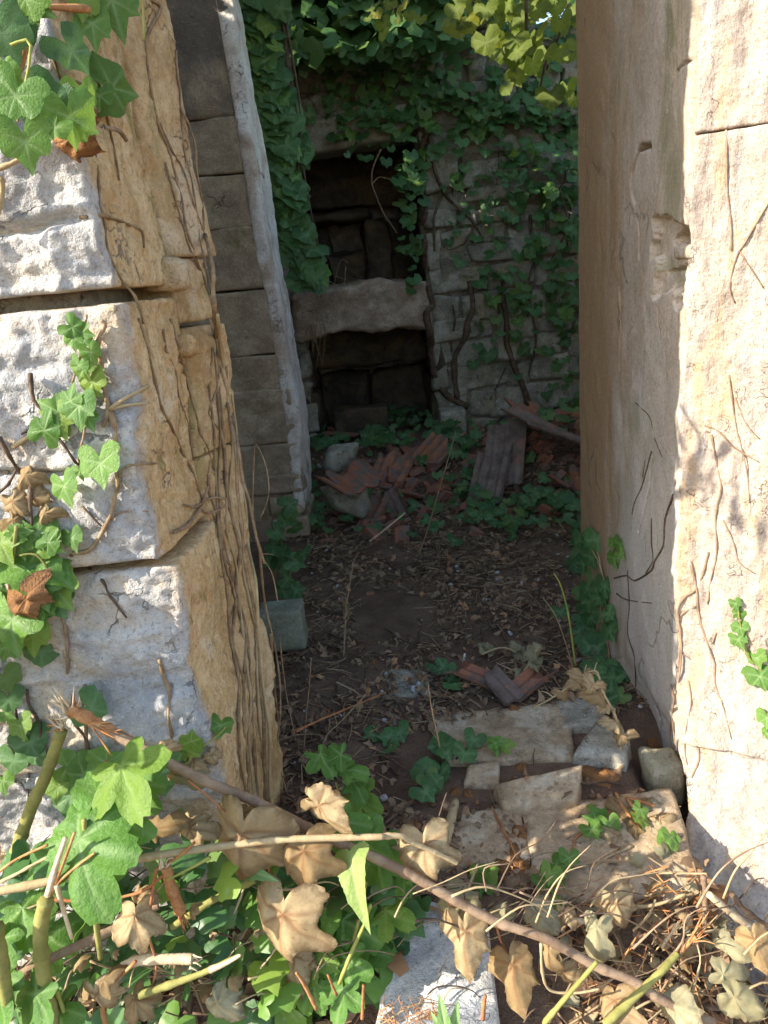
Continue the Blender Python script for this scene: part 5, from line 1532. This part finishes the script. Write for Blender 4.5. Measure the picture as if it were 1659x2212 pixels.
for l, r_, mt in ((Z7([(205, 1085), (225, 1010), (250, 920), (290, 805)]), .006, 'wood'), (Z7([(215, 1080), (255, 980), (290, 890), (330, 780)]), .0035, 'wood_red'), (Z7([(250, 1010), (280, 1120), (318, 1250)]), .0045, 'wood'), (Z7([(195, 1075), (260, 1000), (340, 930), (420, 870)]), .003, 'wood_red')):
    branch('splinter', l, .94, r_, r_ * .6, mt, None, parent=b)
branch('cut_branch', Z7([(372, 725), (385, 870), (405, 1010), (425, 1180), (447, 1340)]), .98, .0042, .005, 'stem_green', 'thin upright olive stem beside the split stem', 'stem', 4)
branch('fig_branch', Z7([(-30, 1045), (200, 1000), (400, 950), (650, 890), (900, 852), (1250, 812), (1659, 800)]) + Z8([(160, 768), (240, 765), (290, 790), (380, 830), (460, 870)]), [1.0, 1.08], .0075, .004, 'stem_tan', 'long tan branch lying level behind the dried leaves', 'branch', 5)
branch('fig_branch', Z7([(20, 1450), (200, 1350), (400, 1255), (540, 1190), (700, 1100)]), [.95, 1.05], .008, .007, 'stem_brown', 'grey brown branch slanting behind the thick olive stem', 'branch', 6)
branch('fig_branch', Z7([(760, 1200), (850, 1140), (950, 1075), (1130, 990)]), [1.05, 1.07], .007, .006, 'stem_green', 'short olive branch beneath the large dried leaf', 'branch', 7)
t = branch('cut_branch', Z7([(615, 1500), (750, 1455), (900, 1400), (1060, 1325)]), [.95, .97], .0075, .004, 'stem_green', 'olive cut branch with a pale peeled tip at the bottom', 'branch', 8)
branch('peeled_tip', Z7([(930, 1388), (1000, 1358), (1065, 1322)]), .965, .0062, .002, 'wood', None, parent=t)
t = branch('split_wood', Z7([(540, 1375), (620, 1345), (740, 1340), (850, 1340)]), .97, .008, .009, 'wood', 'pale split piece of wood lying in the heap', 'wood', 9)
fray(t, 413, 2071, .97, 10, .02, (1, .0), 'wood', .002, 103, .8)
t = branch('torn_stub', Z7([(735, 930), (760, 1030), (800, 1130)]), 1.02, .009, .011, 'wood_red', 'shredded orange branch stub hanging in the heap', 'stub', 10, wob=.15)
fray(t, 392, 1972, 1.02, 14, .03, (.3, 1), 'wood_red', .002, 123, .7)
fray(t, 358, 1870, 1.02, 10, .03, (.3, -.8), 'wood', .002, 143, .9)
for i, (l, Y, r_, mt, lab) in enumerate([
        (Z7([(210, 1075), (300, 1082), (420, 1085), (540, 1065), (640, 1035), (720, 970)]), .97, .003, 'stem_red', 'red stalk curving across the cut stems'), (Z7([(690, 940), (670, 1080), (655, 1220), (690, 1350), (680, 1440), (650, 1480)]), .97, .0026, 'stem_red', 'red stalk looping down in front of the small dried leaf'),
        (Z7([(930, 890), (820, 950), (740, 990)]), 1.0, .003, 'stem_yellow', 'yellow green leaf stalk above the shredded stub'), (Z7([(860, 825), (800, 880), (720, 930), (690, 945)]), 1.02, .003, 'wood_red', 'orange splinter sticking up above the shredded stub'),
        (Z7([(0, 1000), (80, 960), (170, 910), (230, 880)]), .97, .003, 'stem_tan', 'straw coloured stalk at the left edge'), (Z7([(0, 950), (80, 895), (210, 835)]), .97, .0025, 'wood_red', 'reddish stalk at the left edge, above the straw coloured one'),
        (Z7([(1500, 1450), (1560, 1300), (1610, 1190), (1640, 1100)]), 1.0, .0035, 'stem_yellow', 'yellow stalk rising among the dark fig leaves'), (Z7([(1400, 1560), (1345, 1450), (1310, 1400)]), 1.0, .004, 'wood_red', 'short reddish twig under the lowest dried leaf'), (Z7([(1490, 1500), (1450, 1410)]), .97, .0025, 'stem_red', 'thin red shoot left of the white block'),
        (Z8([(795, 1490), (870, 1400), (940, 1320), (1000, 1250)]), .95, .005, 'stem_green', 'yellow green stem at the bottom, leaning right'), (Z8([(560, 1470), (563, 1420), (570, 1380)]), .93, .004, 'stem_red', 'short red shoot in front of the white block'), (Z8([(95, 1470), (98, 1400), (100, 1340)]), .95, .003, 'stem_red', 'thin red shoot at the left side of the white block'),
        (Z8([(785, 1180), (790, 1290), (820, 1360), (920, 1370), (1010, 1355)]), 1.0, .0028, 'stem_tan', 'tan leaf stalk bent into a hook'), (Z8([(1410, 920), (1418, 1000), (1415, 1150)]), 1.22, .006, 'stem_brown', 'upright brown twig at the foot of the sunlit corner'),
        (Z8([(1430, 990), (1540, 1080), (1659, 1170), (1750, 1230)]), 1.12, .007, 'wood', 'pale peeled stick at the right edge'), (Z8([(1520, 990), (1570, 1050), (1659, 1112), (1750, 1160)]), 1.12, .006, 'root_dark', 'dark stick above the pale peeled one'),
        (Z8([(1120, 1040), (1230, 1030), (1340, 990)]), 1.22, .004, 'stem_tan', 'tan stick lying along the front of the doorstep'), (Z8([(1140, 1130), (1200, 1070), (1225, 1010)]), 1.2, .003, 'stem_tan', 'small forked tan stick below the doorstep'), (Z8([(1250, 1195), (1280, 1150), (1315, 1098)]), 1.15, .003, 'wood', 'short pale splinter above the bramble shreds'),
        (Z8([(880, 1090), (960, 1095), (1060, 1110)]), 1.2, .006, 'wood', 'grey white stick lying under the doorstep edge'), (Z7([(-20, 1200), (10, 1400), (40, 1560)]), .9, .012, 'stem_green', 'olive stem cut off by the lower left edge'), (Z7([(250, 1480), (280, 1560), (310, 1640)]), .93, .004, 'stem_yellow', 'thin yellow shoot right of the thick olive stem'),
        (Z7([(470, 1640), (455, 1560), (480, 1480), (600, 1350)]), .95, .0045, 'wood_red', 'reddish twig rising beside the curled leaf')]):
    L = [W(x, y, Y) for x, y in l]
    V, F = tube(L, r_, r_ * .75, 7, 6, .1, 300 + i)
    solo('twig', V, F, M[mt], lab, 'twig', 'twigs and stalks in the cut heap')
t = branch('cut_branch', Z8([(1030, 1495), (1130, 1400), (1240, 1295), (1310, 1220)]), [.97, 1.05], .0085, .006, 'stem_green', 'olive cut branch with an orange shredded tip at lower right', 'branch', 11)
branch('torn_bark', Z8([(1240, 1295), (1310, 1222), (1380, 1150)]), 1.06, .007, .004, 'wood_red', None, parent=t)
fray(t, 1495, 2030, 1.06, 12, .05, (.6, -.8), 'wood_red', .0018, 163, .6)
# green fig leaves
t = thing('fig_shoot', W(250, 1900, 1.1), 'green fig shoot with broad leaves at lower left', 'fig')
branch('stem', [(255, 1960), (250, 1850), (270, 1790), (300, 1730)], 1.1, .004, .003, 'stem_green', None, parent=t)
for kd, px, py, h, a, Y, i in [('fig', 300, 1705, 190, 40, 1.02, 0), ('fig', 190, 1800, 230, -60, .99, 0), ('fig', 235, 1835, 240, 75, .96, 2), ('fig', 160, 1870, 150, 10, 1.08, 2), ('fig', 100, 1880, 120, -40, 1.1, 0), ('fig', 330, 1690, 110, 80, 1.1, 2), ('fig', 60, 2000, 130, 20, 1.0, 0), ('fig', 130, 2040, 130, 60, 1.02, 2), ('fig', 190, 2000, 120, -20, 1.05, 0), ('fig', 30, 2150, 160, 30, .92, 1), ('fig', 70, 2190, 150, -10, .9, 0), ('fig', 150, 2200, 120, 40, .93, 2), ('fig', 5, 2060, 110, 0, .95, 2)]:
    hang_leaf(t, kd, px, py, h, a, Y, i, -fwd * .6 + Vector((-.35, 0, .8)) + rv(.25))
t = thing('fig_shoot', W(720, 2000, 1.12), 'green fig shoot with glossy leaves in the middle of the heap', 'fig')
branch('stem', Z7([(1470, 1500), (1540, 1320), (1580, 1200), (1620, 1000)]), 1.1, .004, .003, 'stem_green', None, parent=t)
for kd, px, py, h, a, Y, i in [('fig_long', 785, 1935, 190, 25, 1.02, 0), ('fig', 800, 1830, 130, 60, 1.12, 0), ('fig', 830, 1870, 130, 20, 1.14, 2), ('fig', 760, 1780, 120, 80, 1.14, 1), ('fig', 730, 1960, 130, 10, 1.14, 0), ('fig', 780, 2010, 150, 60, 1.12, 1), ('fig', 740, 2030, 150, -10, 1.12, 2), ('fig', 700, 2075, 110, 70, 1.08, 0), ('fig', 690, 1990, 120, -40, 1.14, 1), ('fig', 800, 2060, 130, 80, 1.12, 0), ('fig', 760, 2100, 110, 20, 1.06, 2), ('fig', 640, 2000, 90, 60, 1.13, 0), ('fig_long', 575, 1895, 90, 70, 1.04, 0), ('fig', 690, 2150, 110, 30, 1.05, 2), ('fig', 880, 1900, 100, 0, 1.14, 1), ('fig', 860, 1985, 110, 60, 1.12, 0), ('fig', 620, 2140, 100, -30, 1.06, 2), ('fig', 740, 2170, 110, 0, 1.02, 0)]:
    hang_leaf(t, kd, px, py, h, a, Y, i, -fwd * .6 + Vector((-.35, 0, .8)) + rv(.25))
t = thing('fig_shoot', W(740, 1720, 1.45), 'young fig shoot with dark leaves just inside the threshold on the left', 'fig')
branch('stem', [(745, 1780), (735, 1730), (725, 1690)], 1.42, .003, .002, 'stem_green', None, parent=t)
for px, py, h, a in [(700, 1655, 80, 20), (768, 1668, 80, 80), (720, 1640, 60, -60), (790, 1730, 90, 60), (800, 1770, 90, 10), (770, 1710, 80, 20)]:
    hang_leaf(t, 'fig', px, py, h, a, 1.42, None, -fwd * .5 + Vector((0, 0, .9)) + rv(.2))
t = thing('unseen_fig_bush', (-1.0, .85, -.3), 'fig bush out of view at the left, added to shade the doorstep', 'fig')  # unseen bush, added beyond the left edge to cast shade on the doorstep
for k in range(5):
    q = Vector((-1.0, .85, -.35))
    e = Vector((random.uniform(-1.1, -.85), random.uniform(.93, 1.06), random.uniform(.6, 1.1)))
    V, F = tube([q, q.lerp(e, .5) + rv(.03), e], .011, .005, 7, 6, .1, k)
    obj('stem', V, F, M['stem_brown'], t)
for k in range(36):
    put_leaf('fig', (random.uniform(-1.2, -.78), random.uniform(.92, 1.10), random.uniform(.52, 1.12)), sdir + rv(.4), Vector((.3, -.2, -1)) + rv(.5), random.uniform(.06, .11), t)
t = thing('fig_shoot', W(965, 2200, .95), 'pale green two lobed leaf poking up in front of the white block', 'fig')
for px, py, h, a in [(955, 2185, 95, 190), (985, 2195, 85, 165), (945, 2215, 80, 215)]:
    hang_leaf(t, 'fig_long', px, py, h, a, .95, 0, -fwd + Vector((0, 0, .3)))
# loose dried leaves of the heap
for k_, (mt, n, lab) in enumerate((('stem_tan', 70, 'tangle of thin tan stalks in the cut heap'), ('root_dark', 55, 'tangle of thin dark twigs in the cut heap'), ('stem_brown', 40, 'tangle of thin brown shoots in the cut heap'))):
    pl = Pile()
    for k in range(n):
        px, py = random.uniform(-40, 1680), random.uniform(1900, 2230)
        py += max(0, (px - 900)) * .06
        Y = random.uniform(1.0, 1.16)
        a, ln = random.gauss(-.3, .7), random.uniform(60, 230)
        q = [W(px + math.cos(a) * ln * f + random.gauss(0, 9), py + math.sin(a) * ln * f + random.gauss(0, 9) - 18 * math.sin(f * 3.1), Y + .05 * f) for f in (0, .33, .66, 1)]
        V, F = tube(q, random.uniform(.0012, .0028), .0009, 5, 4, .12, k)
        pl.add(V, F)
    V, F = pl.arr()
    tag(obj('twig_tangle', V, F, M[mt]), lab, 'twigs', kind='stuff')
HG = 'dried leaves lying in the cut heap'
for i, (kd, px, py, h, a, Y, sh, lab) in enumerate([
        ('dry', 300, 2015, 120, 10, .94, 5, 'crumpled tan leaf behind the looping red stalk'), ('dry', 230, 2090, 105, 170, .94, 3, 'narrow curled tan leaf standing beside the red twig'), ('dry', 370, 1785, 120, 100, 1.08, 3, 'long curled tan leaf above the level branch'), ('dry', 445, 1795, 110, 80, 1.09, 4, 'crinkled tan leaf left of the largest hanging leaf'),
        ('dry', 220, 2180, 110, 20, .92, 2, 'reddish tan crumpled leaf at the bottom left'), ('dry', 310, 2180, 90, 40, .95, 5, 'ragged tan leaf under the olive cut branch'), ('dry', 320, 1940, 80, 80, 1.0, 4, 'thin curled leaf under the red stalk'),
        ('dry_grey', 500, 2180, 110, 60, 1.0, 0, 'dull leaf at the bottom beneath the tallest dried leaf'), ('dry_grey', 1590, 2050, 110, 60, 1.06, 1, 'grey green dried leaf topmost in the heap at lower right'), ('dry_grey', 1600, 2110, 140, 80, 1.03, 1, 'broad grey green dried leaf in the heap at lower right'), ('dry_grey', 1620, 2170, 125, 60, 1.0, 0, 'grey green dried leaf cut off by the lower right corner'),
        ('dry', 1640, 2060, 110, 20, 1.03, 1, 'rolled tan leaf at the right edge'), ('dry', 1345, 1985, 110, 20, 1.18, 2, 'pale yellowish leaf below the sunny doorstep'),
        ('dry', 1245, 2110, 90, 70, 1.06, 4, 'curled tan leaf behind the yellow green stem'), ('dry', 1340, 2190, 130, 30, 1.0, 0, 'pale tan leaf at the bottom beside the shredded branch'), ('dry_grey', 1480, 2190, 120, 60, 1.0, 2, 'dull leaf at the bottom between two cut branches'),
        ('dry_grey', 1180, 1990, 90, 50, 1.16, 2, 'olive dried leaf under the doorstep edge'), ('dry', 1230, 1985, 70, 30, 1.16, 4, 'tiny curled leaf near the round green leaves')]):
    o = hang_leaf(None, kd, px, py, h, a, Y, sh, -fwd * .8 + Vector((-.3, 0, .6)) + rv(.3))
    tag(o, lab, 'leaf', HG)
# ivy and weeds filling the heap
def fill(n, x0, x1, y0, y1, kind, s0, s1, ya, yb, label, lowmat):
    pl = Pile()
    for k in range(n):
        px, py = random.uniform(x0, x1), random.uniform(y0, y1)
        Y = random.uniform(ya, yb)
        nv = (-fwd * .6 + Vector((-.3, 0, .8)) + rv(.4)).normalized()
        tip = (-up + rv(.7))
        y_ = (tip - nv * tip.dot(nv)).normalized()
        A = np.array([tuple(y_.cross(nv)), tuple(y_), tuple(nv)])
        pl.add(kind[0] @ A * random.uniform(s0, s1) + np.array(tuple(W(px, py, Y))), kind[1])
    V, F = pl.arr()
    tag(obj('undergrowth', V, F, M[lowmat]), label, 'undergrowth', kind='stuff')
IVM = leaf_shape(IVY, nang=24, rings=2, cup=.2, tip=36)[:2]
fill(150, -40, 560, 1820, 2240, IVM, .022, .045, 1.06, 1.22, 'dark green ivy undergrowth beneath the cut stems', 'ivy_dark')
fill(22, -40, 620, 1850, 2240, IVM, .02, .042, 1.0, 1.12, 'bright ivy leaves among the cut stems', 'ivy')
fill(110, 540, 920, 1880, 2240, IVM, .02, .045, 1.12, 1.2, 'dark ivy leaves beneath the fig shoot', 'ivy_dark')
fill(14, 560, 860, 1950, 2240, IVM, .02, .04, 1.06, 1.14, 'green ivy leaves around the fig shoot', 'ivy')
fill(34, 0, 700, 1900, 2240, CURL_DRY, .012, .028, 1.0, 1.15, 'small dry leaves caught among the cut stems', 'dry')
